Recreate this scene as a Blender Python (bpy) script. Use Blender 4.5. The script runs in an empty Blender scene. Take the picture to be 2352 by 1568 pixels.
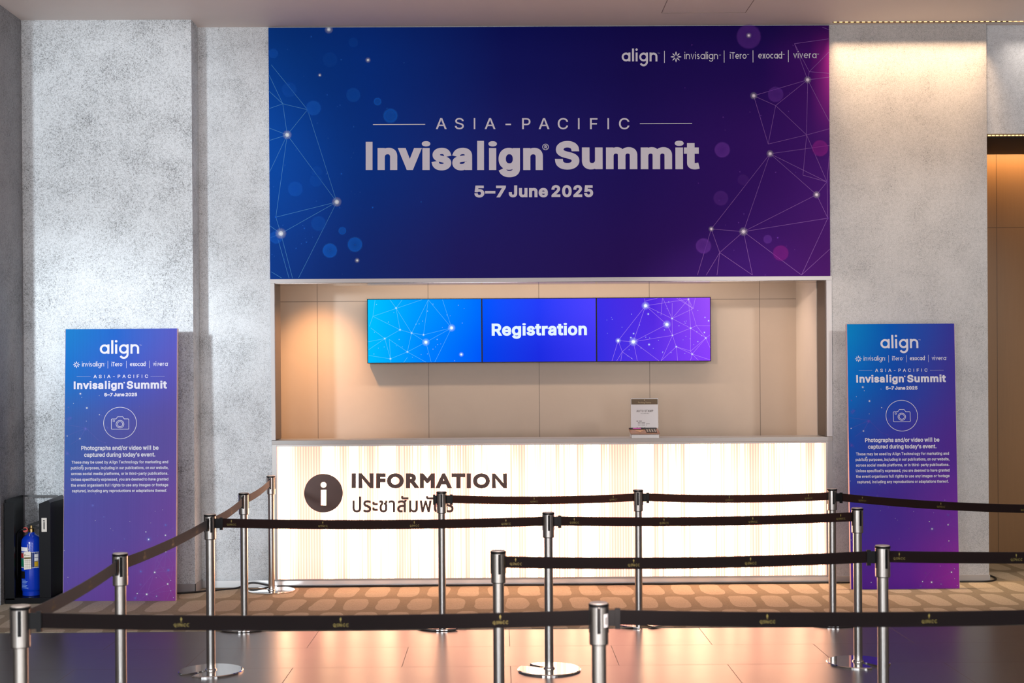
import bpy, bmesh, math, os, random
import numpy as np
from mathutils import Vector, Matrix
from mathutils.geometry import delaunay_2d_cdt
random.seed(7)
S = bpy.context.scene
COL = S.collection

# ------------------------------------------------------------------ camera, world, lights, exposure
FPX = 3250.0
yaw, pitch, roll = 0.0090, -0.0037, -0.0064
fw = Vector((math.sin(yaw)*math.cos(pitch), math.cos(yaw)*math.cos(pitch), math.sin(pitch)))
rt = Vector((math.cos(yaw), -math.sin(yaw), 0)); up = rt.cross(fw)
r2 = rt*math.cos(roll)+up*math.sin(roll); u2 = up*math.cos(roll)-rt*math.sin(roll)
cam = bpy.data.cameras.new('camera'); camo = bpy.data.objects.new('camera', cam); COL.objects.link(camo)
M3 = Matrix((r2, u2, -fw)).transposed()
camo.matrix_world = Matrix.Translation((0, -11.4225, 1.7203)) @ M3.to_4x4()
cam.sensor_width = 36.0; cam.lens = FPX/2352*36.0; cam.shift_y = 83.7/2352
cam.clip_end = 100
cam.dof.use_dof = True; cam.dof.focus_distance = 11.0; cam.dof.aperture_fstop = 4.0
S.camera = camo

W = bpy.data.worlds.new('world'); S.world = W; W.use_nodes = True
bg = W.node_tree.nodes['Background']; bg.inputs[0].default_value = (0.80, 0.88, 1.0, 1); bg.inputs[1].default_value = 0.22
S.view_settings.view_transform = 'Standard'; S.view_settings.look = 'None'
S.view_settings.gamma = 1.0; S.view_settings.use_curve_mapping = False
S.view_settings.exposure = 0.0
try:
    S.cycles.use_denoising = True
    S.cycles.max_bounces = 8; S.cycles.diffuse_bounces = 4; S.cycles.glossy_bounces = 4
    S.cycles.transparent_max_bounces = 16
    S.cycles.caustics_reflective = False; S.cycles.caustics_refractive = False
    S.cycles.sample_clamp_indirect = 6.0
except Exception:
    pass

def aim(o, target):
    d = Vector(target)-o.location
    o.rotation_euler = d.to_track_quat('-Z', 'Y').to_euler()
def area(name, loc, target, sx, sy, power, color, spread=180):
    l = bpy.data.lights.new(name, 'AREA'); l.shape = 'RECTANGLE'; l.size = sx; l.size_y = sy
    l.energy = power; l.color = color; l.spread = math.radians(spread)
    o = bpy.data.objects.new(name, l); COL.objects.link(o); o.location = loc; aim(o, target); return o
def spot(name, loc, target, angle, blend, radius, power, color):
    l = bpy.data.lights.new(name, 'SPOT'); l.spot_size = math.radians(angle); l.spot_blend = blend
    l.shadow_soft_size = radius; l.energy = power; l.color = color
    o = bpy.data.objects.new(name, l); COL.objects.link(o); o.location = loc; aim(o, target); return o

# unseen area lights added behind the camera as daylight, for fill and steel reflections
area('daylight_fill_left', (-4.6, -15.6, 2.4), (-4.0, 0, 2.0), 2.4, 3.6, 280, (0.88, 0.94, 1.0))
area('daylight_fill_right', (4.2, -15.6, 2.4), (1.5, 0, 2.0), 1.6, 3.6, 160, (0.95, 0.96, 1.0))
area('daylight_fill_middle', (-0.5, -15.6, 2.4), (0, 0, 2.0), 1.7, 3.6, 200, (0.92, 0.95, 1.0))
# hall spotlights washing the concrete on either side
spot('spotlight_left_low', (-5.4, -11.0, 2.65), (-3.15, -0.2, 1.25), 18, 0.45, 0.30, 2500, (0.88, 0.95, 1.0))
spot('spotlight_left_high', (-5.4, -11.0, 2.75), (-3.10, -0.2, 3.05), 18, 0.45, 0.30, 2150, (0.88, 0.95, 1.0))
area('hall_bounce_fill', (0, -10.8, 4.4), (0, -10.8, 0), 7.0, 4.0, 320, (1.0, 0.95, 0.90), 120)  # added unseen, brightens the hall floor that the steel posts reflect
spot('spotlight_right', (5.3, -7.6, 3.6), (3.3, 0, 1.6), 30, 0.6, 0.20, 720, (1.0, 0.95, 0.91))
spot('ceiling_fill', (0.3, -7.5, 1.2), (0.3, -0.9, 4.515), 95, 1.0, 0.4, 420, (1.0, 0.76, 0.68))  # unseen fill added to brighten the ceiling
# lamps of the registration alcove
area('alcove_lamp', (0.35, 0.42, 2.86), (0.35, 0.62, 1.0), 3.4, 0.06, 30, (1.0, 0.80, 0.62))
spot('alcove_downlight', (-1.62, 0.45, 2.86), (-1.55, 1.1, 1.0), 66, 1.0, 0.05, 240, (1.0, 0.52, 0.23))
spot('alcove_side_fill', (1.5, 0.62, 2.86), (2.634, 0.72, 1.75), 50, 1.0, 0.04, 60, (1.0, 0.74, 0.58))  # unseen lamp added to brighten the alcove's side panel
spot('hall_spotlight_alcove', (-2.6, -5.6, 3.3), (2.634, 0.72, 1.80), 15, 0.7, 0.06, 900, (1.0, 0.80, 0.66))
# slot lights in the ceiling
area('slot_lamp_pillar', (3.34, -0.083, 4.555), (3.34, 0.0, 2.5), 1.26, 0.016, 14.5, (1.0, 0.64, 0.38), 46)
area('slot_lamp_far', (5.0, -0.083, 4.555), (5.0, 0.0, 2.9), 1.7, 0.016, 6, (1.0, 0.86, 0.74), 80)
area('slot_lamp_timber', (5.0, 0.99, 3.66), (5.0, 1.10, 2.4), 1.9, 0.02, 14, (1.0, 0.60, 0.27))

# ------------------------------------------------------------------ helpers
def lin(r, g, b):
    f = lambda c: (c/255/12.92) if c/255 <= 0.04045 else ((c/255+0.055)/1.055)**2.4
    return (f(r), f(g), f(b), 1)
class NT:
    def __init__(s, name):
        s.m = bpy.data.materials.new(name); s.m.use_nodes = True; s.t = s.m.node_tree; s.t.nodes.clear()
        s.out = s.n('ShaderNodeOutputMaterial')
    def n(s, kind, **kw):
        q = s.t.nodes.new(kind)
        for k, v in kw.items(): setattr(q, k, v)
        return q
    def l(s, a, b): s.t.links.new(a, b)
    def setin(s, node, key, v):
        if hasattr(v, 'is_linked') or hasattr(v, 'links'): s.l(v, node.inputs[key])
        else: node.inputs[key].default_value = v
    def math(s, op, a, b=0.0, c=None):
        q = s.n('ShaderNodeMath', operation=op); s.setin(q, 0, a); s.setin(q, 1, b)
        if c is not None: s.setin(q, 2, c)
        return q.outputs[0]
    def xyz(s, kind='Object'):
        tc = s.n('ShaderNodeTexCoord'); sp = s.n('ShaderNodeSeparateXYZ'); s.l(tc.outputs[kind], sp.inputs[0])
        return tc.outputs[kind], sp.outputs[0], sp.outputs[1], sp.outputs[2]
    def ramp(s, fac, stops, interp='LINEAR'):
        q = s.n('ShaderNodeValToRGB'); s.setin(q, 0, fac); e = q.color_ramp.elements; q.color_ramp.interpolation = interp
        while len(e) < len(stops): e.new(0.5)
        for el, (p, c) in zip(e, stops): el.position = p; el.color = c if len(c) == 4 else (*c, 1)
        return q.outputs[0]
    def mix(s, fac, a, b, mode='MIX'):
        q = s.n('ShaderNodeMix', data_type='RGBA', blend_type=mode); s.setin(q, 0, fac); s.setin(q, 6, a); s.setin(q, 7, b)
        return q.outputs[2]
    def noise(s, vec, scale, detail=4, rough=0.55, dist=0.0):
        q = s.n('ShaderNodeTexNoise'); s.l(vec, q.inputs['Vector']); q.inputs['Scale'].default_value = scale
        q.inputs['Detail'].default_value = detail; q.inputs['Roughness'].default_value = rough; q.inputs['Distortion'].default_value = dist
        return q.outputs[0]
    def scalevec(s, vec, v):
        q = s.n('ShaderNodeMapping'); s.l(vec, q.inputs[0]); q.inputs['Scale'].default_value = v; return q.outputs[0]
    def bump(s, h, strength, dist=0.01):
        q = s.n('ShaderNodeBump'); s.l(h, q.inputs['Height']); q.inputs['Strength'].default_value = strength; q.inputs['Distance'].default_value = dist
        return q.outputs[0]
    def pbr(s, color, rough=0.5, metal=0.0, spec=0.5, normal=None, **kw):
        p = s.n('ShaderNodeBsdfPrincipled'); s.setin(p, 'Base Color', color); s.setin(p, 'Roughness', rough)
        s.setin(p, 'Metallic', metal); s.setin(p, 'Specular IOR Level', spec)
        if normal is not None: s.l(normal, p.inputs['Normal'])
        for k, v in kw.items(): s.setin(p, k.replace('_', ' '), v)
        return p
    def fin(s, sh): s.l(sh.outputs[0], s.out.inputs[0]); return s.m
def simple(name, c, rough=0.5, metal=0.0, spec=0.5, **kw):
    t = NT(name); return t.fin(t.pbr(c if len(c) == 4 else (*c, 1), rough, metal, spec, **kw))

class MB:
    """collects polygons, with a material slot per face"""
    def __init__(s): s.v = []; s.f = []; s.mi = []; s.a = []; s.cur = 0; s.alpha = 1.0; s.sm = []
    def add(s, vs, fs, smooth=False, alphas=None):
        b = len(s.v); s.v += [tuple(p) for p in vs]; s.a += alphas if alphas else [s.alpha]*len(vs)
        for f in fs: s.f.append([b+i for i in f]); s.mi.append(s.cur); s.sm.append(smooth)
    def absorb(s, o, first_slot):
        b = len(s.v); s.v += o.v; s.a += o.a; s.f += [[b+i for i in f] for f in o.f]; s.mi += [m+first_slot for m in o.mi]; s.sm += o.sm
    def box(s, x0, x1, y0, y1, z0, z1):
        s.add([(x0,y0,z0),(x1,y0,z0),(x1,y1,z0),(x0,y1,z0),(x0,y0,z1),(x1,y0,z1),(x1,y1,z1),(x0,y1,z1)],
              [(0,3,2,1),(4,5,6,7),(0,1,5,4),(1,2,6,5),(2,3,7,6),(3,0,4,7)])
    def rbox(s, x0, x1, y0, y1, z0, z1, b=0.004):
        bm = bmesh.new(); bmesh.ops.create_cube(bm, size=1)
        for v in bm.verts: v.co = Vector(((x0+x1)/2+v.co.x*(x1-x0), (y0+y1)/2+v.co.y*(y1-y0), (z0+z1)/2+v.co.z*(z1-z0)))
        bmesh.ops.bevel(bm, geom=bm.edges[:], offset=b, segments=2, affect='EDGES', profile=0.5)
        s.bm(bm)
    def bm(s, bm, smooth=False):
        bm.verts.index_update()
        s.add([v.co.copy() for v in bm.verts], [[v.index for v in f.verts] for f in bm.faces], smooth); bm.free()
    def lathe(s, prof, cx=0, cy=0, n=40, smooth=True, cap0=True, cap1=True, crease=.5):
        if smooth:      # crease the profile where it turns sharply
            q = [prof[0]]
            for i in range(1, len(prof)-1):
                a = math.atan2(prof[i][1]-prof[i-1][1], prof[i][0]-prof[i-1][0]); c = math.atan2(prof[i+1][1]-prof[i][1], prof[i+1][0]-prof[i][0])
                d = abs((c-a+math.pi) % (2*math.pi)-math.pi); q.append(prof[i])
                if d > crease: q.append(None); q.append(prof[i])
            q.append(prof[-1]); runs = [[]]
            for p in q:
                if p is None: runs.append([])
                else: runs[-1].append(p)
            for i, rn in enumerate(runs): s.lathe_run(rn, cx, cy, n, cap0 and i == 0, cap1 and i == len(runs)-1)
            return
        s.lathe_run(prof, cx, cy, n, cap0, cap1, False)
    def lathe_run(s, prof, cx, cy, n, cap0, cap1, smooth=True):
        vs = []; fs = []
        for r, z in prof:
            for k in range(n):
                a = 2*math.pi*k/n; vs.append((cx+r*math.cos(a), cy+r*math.sin(a), z))
        for i in range(len(prof)-1):
            for k in range(n):
                k2 = (k+1) % n; fs.append((i*n+k, i*n+k2, (i+1)*n+k2, (i+1)*n+k))
        s.add(vs, fs, smooth)
        b = len(s.v)-len(vs)
        for flag, i, rev in ((cap0, 0, True), (cap1, len(prof)-1, False)):
            if flag:
                ring = [b+i*n+k for k in range(n)]
                s.f.append(ring[::-1] if rev else ring); s.mi.append(s.cur); s.sm.append(False)
    def prism(s, pts, y0, y1, axis='Y'):
        n = len(pts)
        P = (lambda p, t: (p[0], t, p[1])) if axis == 'Y' else ((lambda p, t: (p[0], p[1], t)) if axis == 'Z' else (lambda p, t: (t, p[0], p[1])))
        s.add([P(p, y0) for p in pts]+[P(p, y1) for p in pts],
              [list(range(n)), list(range(2*n-1, n-1, -1))]+[(i, i+n, (i+1) % n+n, (i+1) % n) for i in range(n)])
    def tube(s, pts, r, n=10, closed=False):
        pts = [Vector(p) for p in pts]; N = len(pts); vs = []; fs = []
        up = Vector((0, 0, 1)); prev = None
        for i, p in enumerate(pts):
            t = (pts[min(i+1, N-1)]-pts[max(i-1, 0)]).normalized()
            if prev is None:
                a = t.cross(up)
                if a.length < 1e-3: a = t.cross(Vector((1, 0, 0)))
                a.normalize()
            else:
                a = prev-t*prev.dot(t)
                a.normalize()
            prev = a; b = t.cross(a)
            for k in range(n):
                w = 2*math.pi*k/n; vs.append(p+(a*math.cos(w)+b*math.sin(w))*r)
        for i in range(N-1):
            for k in range(n):
                k2 = (k+1) % n; fs.append((i*n+k, i*n+k2, (i+1)*n+k2, (i+1)*n+k))
        s.add(vs, fs, True)
        b0 = len(s.v)-len(vs)
        s.f.append([b0+k for k in range(n)][::-1]); s.mi.append(s.cur); s.sm.append(False)
        s.f.append([b0+(N-1)*n+k for k in range(n)]); s.mi.append(s.cur); s.sm.append(False)
    def build(s, name, mats, parent=None, loc=None, sub=False, fix=True):
        me = bpy.data.meshes.new(name); me.from_pydata(s.v, [], s.f)
        mats = mats if isinstance(mats, (list, tuple)) else [mats]
        for m in mats: me.materials.append(m)
        for p, i, sm in zip(me.polygons, s.mi, s.sm): p.material_index = i; p.use_smooth = sm
        if any(a != 1.0 for a in s.a):
            at = me.attributes.new('ink', 'FLOAT', 'POINT')
            for d, a in zip(at.data, s.a): d.value = a
        if fix:
            bm = bmesh.new(); bm.from_mesh(me); bmesh.ops.recalc_face_normals(bm, faces=bm.faces); bm.to_mesh(me); bm.free()
        me.update()
        o = bpy.data.objects.new(name, me); COL.objects.link(o)
        if parent: o.parent = parent
        if loc: o.location = loc
        return o
def tag(o, label=None, cat=None, group=None, kind=None):
    if label: o['label'] = label
    if cat: o['category'] = cat
    if group: o['group'] = group
    if kind: o['kind'] = kind
    return o
def empty(name, loc, rz=0.0, label=None, cat=None, group=None):
    o = bpy.data.objects.new(name, None); COL.objects.link(o); o.location = loc; o.rotation_euler = (0, 0, rz)
    o.empty_display_size = 0.1
    return tag(o, label, cat, group)
def struct(mb, name, mat, label=None):
    o = mb.build(name, mat); o['kind'] = 'structure'
    if label: o['label'] = label
    return o
def copy_tree(o, parent=None):
    c = o.copy(); COL.objects.link(c)
    if parent: c.parent = parent
    for ch in list(o.children): copy_tree(ch, c)
    return c

# ------------------------------------------------------------------ lettering
FD = bpy.utils.system_resource('DATAFILES', path='fonts') or ''
def lf(n):
    try: return bpy.data.fonts.load(os.path.join(FD, n))
    except Exception: return None
SANS = lf('Inter.woff2')
def glyphs(body, font=None, bold=0.0, sp=1.0, res=3, word=1.0):
    """outlines of a line of text as flat polygons, thickened by `bold`"""
    stems = [c for c in body if c in 'Il'] if font else []      # I and l as plain stems, cut from the upright bar
    if font: body = body.replace('I', '|').replace('l', '|')
    cu = bpy.data.curves.new('t', 'FONT'); cu.body = body
    if font: cu.font = font
    cu.resolution_u = res; cu.space_character = sp; cu.space_word = word; cu.fill_mode = 'NONE'
    ob = bpy.data.objects.new('t', cu); COL.objects.link(ob)
    dg = bpy.context.evaluated_depsgraph_get()
    me = bpy.data.meshes.new_from_object(ob.evaluated_get(dg))
    V = [(v.co.x, v.co.y) for v in me.vertices]; E = [tuple(e.vertices) for e in me.edges]
    bpy.data.objects.remove(ob); bpy.data.meshes.remove(me); bpy.data.curves.remove(cu)
    nb = {}
    for p, q in E: nb.setdefault(p, []).append(q); nb.setdefault(q, []).append(p)
    seen = set(); loops = []
    for v0 in sorted(nb):
        if v0 in seen: continue
        L = [v0]; seen.add(v0); prev = None; cur = v0
        while True:
            nxt = [q for q in nb[cur] if q not in seen]
            if not nxt: break
            q = (cur+1) if (cur+1) in nxt else nxt[0]
            L.append(q); seen.add(q); cur = q
        P = []
        for i in L:
            if not P or math.dist(V[i], P[-1]) > 1e-4: P.append(V[i])
        if len(P) > 2 and math.dist(P[0], P[-1]) < 1e-4: P.pop()
        if len(P) > 2: loops.append(P)
    if stems:
        bars = sorted([P for P in loops if max(p[1] for p in P)-min(p[1] for p in P) > .78 and max(p[0] for p in P)-min(p[0] for p in P) < .15], key=lambda P: P[0][0])
        for P, ch in zip(bars, stems):
            z0, z1 = min(p[1] for p in P), max(p[1] for p in P); top = .509 if ch == 'I' else .53
            for i, p in enumerate(P): P[i] = (p[0], (p[1]-z0)/(z1-z0)*top)
    if font and bold > .02:      # keep the dots clear of their stems
        for P in loops:
            lo, hi = min(p[1] for p in P), max(p[1] for p in P)
            if lo > .38 and hi-lo < .1 and max(p[0] for p in P)-min(p[0] for p in P) < .1:
                for i, p in enumerate(P): P[i] = (p[0], .497+bold*.25+(p[1]-(lo+hi)/2)/(hi-lo)*.03)
    ar = lambda P: sum(P[i][0]*P[(i+1) % len(P)][1]-P[(i+1) % len(P)][0]*P[i][1] for i in range(len(P)))
    big = max(loops, key=lambda P: abs(ar(P)))
    if ar(big) < 0: loops = [P[::-1] for P in loops]
    VV = []; EE = []
    for P in loops:
        n = len(P); b0 = len(VV)
        for i in range(n):
            p, c, q = P[i-1], P[i], P[(i+1) % n]
            d1 = (c[0]-p[0], c[1]-p[1]); d2 = (q[0]-c[0], q[1]-c[1]); l1 = math.hypot(*d1); l2 = math.hypot(*d2)
            n1 = (d1[1]/l1, -d1[0]/l1); n2 = (d2[1]/l2, -d2[0]/l2); sx, sy = n1[0]+n2[0], n1[1]+n2[1]
            k = bold*2/max(sx*sx+sy*sy, 1.0)
            VV.append((c[0]+sx*k, c[1]+sy*k)); EE.append((b0+i, b0+(i+1) % n))
    return fill2d(VV, EE)
def union2d(V, F):
    """one flat, non-overlapping mesh out of overlapping outlines"""
    G = []
    for f in F:
        a = sum(V[f[i]][0]*V[f[(i+1) % len(f)]][1]-V[f[(i+1) % len(f)]][0]*V[f[i]][1] for i in range(len(f)))
        if abs(a) > 1e-9: G.append(f if a > 0 else f[::-1])
    r = delaunay_2d_cdt([Vector(p) for p in V], [], G, 0, 1e-5)
    return [(p.x, p.y) for p in r[0]], [f for f, o in zip(r[2], r[5]) if o]
def fill2d(V, E):
    """fill of directed outlines by the non-zero rule"""
    used = sorted({i for e in E for i in e}); ix = {v: k for k, v in enumerate(used)}
    Q = [V[i] for i in used]; E = [(ix[a], ix[b]) for a, b in E]
    r = delaunay_2d_cdt([Vector(p) for p in Q], E, [], 0, 1e-6)
    P = np.array([(p.x, p.y) for p in r[0]]); T = [f for f in r[2]]
    C = np.array([P[f].mean(0) for f in map(list, T)])
    A = np.array([Q[a] for a, b in E]); B = np.array([Q[b] for a, b in E])
    wn = np.zeros(len(C))
    for (ax, ay), (bx, by) in zip(A, B):
        up = (ay <= C[:, 1]) & (by > C[:, 1]); dn = (ay > C[:, 1]) & (by <= C[:, 1])
        cr = (bx-ax)*(C[:, 1]-ay)-(C[:, 0]-ax)*(by-ay)
        wn += (up & (cr > 0)).astype(int); wn -= (dn & (cr < 0)).astype(int)
    return [tuple(p) for p in P], [list(f) for f, w in zip(T, wn) if w > 0]
CAPH = {}
def caph(font, bold):
    k = (font.name if font else '', bold)
    if k not in CAPH:
        V, F = glyphs('H', font, bold); ys = [p[1] for p in V]; CAPH[k] = (min(ys), max(ys))
    return CAPH[k]
def text_on(mb, P, body, x0, x1, base, cap, font=SANS, bold=0.0, sp=1.0, res=3, word=1.0, centre=None):
    """set `body` between x0 and x1, capitals from base up to base+cap, through the surface map P(x, y)"""
    V, F = glyphs(body, font, bold, sp, res, word)
    lo, hi = min(p[0] for p in V), max(p[0] for p in V); b0, b1 = caph(font, bold)
    k = (x1-x0)/(hi-lo); ky = cap/(b1-b0)
    mb.add([P(x0+(x-lo)*k, base+(y-b0)*ky) for x, y in V], F)
def ribbon(mb, P, pts, w, closed=False):
    n = len(pts); L = []; R = []
    for i in range(n):
        a = pts[(i-1) % n] if (closed or i > 0) else pts[i]; c = pts[(i+1) % n] if (closed or i < n-1) else pts[i]; b = pts[i]
        def nr(p, q):
            dx, dy = q[0]-p[0], q[1]-p[1]; l = math.hypot(dx, dy)
            return (-dy/l, dx/l) if l > 1e-9 else None
        n1, n2 = nr(a, b), nr(b, c); n1 = n1 or n2; n2 = n2 or n1
        sx, sy = n1[0]+n2[0], n1[1]+n2[1]; l2 = max(sx*sx+sy*sy, 1.0); k = w/l2
        L.append((b[0]+sx*k, b[1]+sy*k)); R.append((b[0]-sx*k, b[1]-sy*k))
    m = n if closed else n-1
    mb.add([P(*p) for p in L]+[P(*p) for p in R], [(i, (i+1) % n, n+(i+1) % n, n+i) for i in range(m)])
def arc(cx, cy, r, a0, a1, n=18, ry=None):
    ry = ry or r
    return [(cx+r*math.cos(math.radians(a0+(a1-a0)*i/n)), cy+ry*math.sin(math.radians(a0+(a1-a0)*i/n))) for i in range(n+1)]
def disc(mb, P, cx, cy, r, n=20, ry=None):
    ry = ry or r
    mb.add([P(cx+r*math.cos(2*math.pi*k/n), cy+ry*math.sin(2*math.pi*k/n)) for k in range(n)], [list(range(n))])
def glow(mb, P, cx, cy, r, core=1.0, ry=None, n=20, hard=False):
    """dot of ink, dense in the middle and thin at the rim"""
    ry = ry or r; prof = ((0, core), (.24, core*.9), (.46, core*.22), (1, 0)) if not hard else ((0, core*.75), (.5, core*.9), (.85, core), (1, 0))
    vs = [P(cx, cy)]; al = [prof[0][1]]; fs = []
    for j, (q, a) in enumerate(prof[1:]):
        for k in range(n):
            w = 2*math.pi*k/n; vs.append(P(cx+q*r*math.cos(w), cy+q*ry*math.sin(w))); al.append(a)
    for k in range(n): fs.append((0, 1+k, 1+(k+1) % n))
    for j in range(2):
        for k in range(n):
            a, b = 1+j*n+k, 1+j*n+(k+1) % n; fs.append((a, a+n, b+n, b))
    mb.add(vs, fs, False, al)
# round-bowled logo alphabet, x-height 1, drawn as strokes
def strokes(ch, w):
    h = w/2; r = .5-h
    ring = lambda cx: arc(cx, .5, r, 0, 360, 26)
    st = lambda x, a, b: [(x, a), (x, b)]
    D = {'a': ([ring(.5), st(1-h, 0, 1)], [], 1.0), 'd': ([ring(.5), st(1-h, 0, 1.45)], [], 1.0), 'o': ([ring(.5)], [], 1.0),
         'l': ([st(h, 0, 1.45)], [], w), 'i': ([st(h, 0, 1)], [(h, 1.33, .62*w)], w),
         'g': ([ring(.5), st(1-h, -.02, 1), arc(.5, -.02, r, 0, -150, 14, .42)], [], 1.0),
         'n': ([st(h, 0, 1), arc(.45, .58, .45-h, 180, 0, 14, .42-h)+[(.9-h, 0)]], [], .9),
         'v': ([[(h, 1), (.42, 0), (.84-h, 1)]], [], .84), 'x': ([[(h*.8, 1), (.8-h*.8, 0)], [(h*.8, 0), (.8-h*.8, 1)]], [], .8),
         's': ([arc(.33, .73, .27-h*.5, 40, 270, 10, .27-h)+arc(.33, .27, .27-h*.3, 90, -140, 10, .27-h)], [], .66),
         'r': ([st(h, 0, 1), arc(.42, .55, .42-h, 180, 80, 8, .45-h)], [], .55),
         'e': ([arc(.5, .5, r, 0, 315, 22), [(h, .5), (1-h, .5)]], [], 1.0), 'c': ([arc(.5, .5, r, 48, 312, 18)], [], .9),
         'T': ([st(.45, 0, 1.36), [(-.02, 1.36-h), (.92, 1.36-h)]], [], .9)}
    return D[ch]
def logo(mb, P, word, x0, x1, base, xh, w=.22, gap=.17):
    tot = 0; items = []
    for ch in word:
        sk, dots, adv = strokes(ch, w); items.append((tot, sk, dots)); tot += adv+gap
    tot -= gap; k = (x1-x0)/tot
    t = MB(); flat = lambda x, y: (x, y, 0)
    for ox, sk, dots in items:
        for s_ in sk:
            closed = abs(s_[0][0]-s_[-1][0])+abs(s_[0][1]-s_[-1][1]) < 1e-6
            pts = s_[:-1] if closed else s_
            kk = (k+xh)/2
            ribbon(t, flat, [((ox+x)*k/xh, y) for x, y in pts], w*kk/xh, closed)
        for x, y, r in dots: disc(t, flat, (ox+x)*k/xh, y, r*k/xh, 14, r)
    V, F = union2d([p[:2] for p in t.v], t.f)
    mb.add([P(x0+x*xh, base+y*xh) for x, y in V], F)
def star(mb, P, cx, cy, r):
    for k in range(8):
        a = math.radians(45*k+22.5*0); ca, sa = math.cos(a), math.sin(a); R = r*(1.0 if k % 2 == 0 else .93)
        pet = [(.2, 0), (.45, .10), (.7, .13), (1, 0), (.7, -.13), (.45, -.10)]
        mb.add([P(cx+(x*ca-y*sa)*R, cy+(x*sa+y*ca)*R) for x, y in pet], [list(range(6))])

# ------------------------------------------------------------------ materials
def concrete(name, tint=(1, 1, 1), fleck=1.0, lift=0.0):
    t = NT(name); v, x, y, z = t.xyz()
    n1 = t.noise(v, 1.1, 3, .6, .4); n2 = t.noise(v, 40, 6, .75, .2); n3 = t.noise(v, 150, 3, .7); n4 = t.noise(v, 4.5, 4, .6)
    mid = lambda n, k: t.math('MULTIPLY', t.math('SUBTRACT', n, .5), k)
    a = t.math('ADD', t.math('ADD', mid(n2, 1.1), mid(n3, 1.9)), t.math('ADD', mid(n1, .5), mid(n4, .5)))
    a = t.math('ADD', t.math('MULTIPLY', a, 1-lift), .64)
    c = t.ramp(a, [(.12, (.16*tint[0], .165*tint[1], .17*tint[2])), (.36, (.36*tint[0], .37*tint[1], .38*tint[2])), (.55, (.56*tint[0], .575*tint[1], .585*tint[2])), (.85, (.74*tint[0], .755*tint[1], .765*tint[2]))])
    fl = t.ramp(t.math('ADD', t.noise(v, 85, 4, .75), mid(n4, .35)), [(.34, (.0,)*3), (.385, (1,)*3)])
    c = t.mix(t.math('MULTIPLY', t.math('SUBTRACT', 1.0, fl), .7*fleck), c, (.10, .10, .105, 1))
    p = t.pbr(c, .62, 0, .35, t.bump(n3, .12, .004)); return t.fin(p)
M = {}
M['concrete'] = concrete('concrete', (.96, 1, 1.03))
M['concrete_warm'] = concrete('concrete_warm', (.74, .735, .73), .8, .35)
def make_ceiling():
    t = NT('ceiling_paint'); v, x, y, z = t.xyz()
    return t.fin(t.pbr(t.mix(t.noise(v, 3, 3), (.72, .66, .63, 1), (.76, .70, .67, 1)), .55, 0, .35))
M['ceiling'] = make_ceiling()
def make_tile():
    t = NT('floor_tile'); v, x, y, z = t.xyz('Object')
    mp = t.n('ShaderNodeMapping'); t.l(v, mp.inputs[0]); mp.inputs['Location'].default_value = (1.22, 1.93, 0)
    b = t.n('ShaderNodeTexBrick'); t.l(mp.outputs[0], b.inputs['Vector'])
    b.offset = .5; b.inputs['Scale'].default_value = 1; b.inputs['Mortar Size'].default_value = .0024; b.inputs['Mortar Smooth'].default_value = .1
    b.inputs['Brick Width'].default_value = 1.275; b.inputs['Row Height'].default_value = .6
    b.inputs['Color1'].default_value = (.085, .072, .070, 1); b.inputs['Color2'].default_value = (.095, .080, .077, 1); b.inputs['Mortar'].default_value = (.20, .15, .12, 1)
    n = t.noise(v, 6, 4); nf = t.noise(v, 180, 2)
    r = t.math('ADD', t.math('MULTIPLY', n, .03), .27); r = t.math('ADD', r, t.math('MULTIPLY', b.outputs['Fac'], .3))
    c = t.mix(.5, b.outputs['Color'], t.mix(n, (.8, .8, .8, 1), (1, 1, 1, 1)), 'MULTIPLY')
    p = t.pbr(c, r, 0, .95)
    d = t.n('ShaderNodeBsdfDiffuse'); t.l(c, d.inputs[0])       # honed, only half polished
    m = t.n('ShaderNodeMixShader'); m.inputs[0].default_value = .97; t.l(d.outputs[0], m.inputs[1]); t.l(p.outputs[0], m.inputs[2])
    return t.fin(m)
M['tile'] = make_tile()
def make_carpet():
    t = NT('carpet'); v, x, y, z = t.xyz('Object')
    wob = t.math('MULTIPLY', t.math('SUBTRACT', t.noise(v, 1.7, 2), .5), .08)
    cell = t.math('FLOOR', t.math('DIVIDE', t.math('ADD', y, 1.19), .60))
    xs = t.math('ADD', x, t.math('MULTIPLY', t.math('MODULO', t.math('ABSOLUTE', cell), 2.0), .13)); xs = t.math('ADD', xs, wob)
    fx = t.math('ABSOLUTE', t.math('SUBTRACT', t.math('FRACT', t.math('DIVIDE', xs, .240)), .5))
    fy = t.math('ABSOLUTE', t.math('SUBTRACT', t.math('FRACT', t.math('DIVIDE', t.math('ADD', t.math('ADD', y, 1.19), t.math('MULTIPLY', wob, .5)), .60)), .5))
    e = t.math('ADD', t.math('POWER', t.math('DIVIDE', fx, .36), 4.0), t.math('POWER', t.math('DIVIDE', fy, .44), 3.6))
    m = t.ramp(e, [(.86, (1, 1, 1)), (1.0, (0, 0, 0))])
    f = t.noise(v, 130, 3, .8); f2 = t.noise(v, 26, 5, .7)
    dark = t.mix(f2, (.30, .255, .18, 1), (.39, .335, .24, 1)); light = t.mix(f2, (.51, .445, .335, 1), (.58, .505, .38, 1))
    c = t.mix(m, dark, light); c = t.mix(t.math('MULTIPLY', t.ramp(f, [(.42, (0, 0, 0)), (.62, (1, 1, 1))]), .32), c, (.14, .11, .075, 1))
    return t.fin(t.pbr(c, .95, 0, .1, t.bump(f, .6, .006)))
M['carpet'] = make_carpet()
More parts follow.
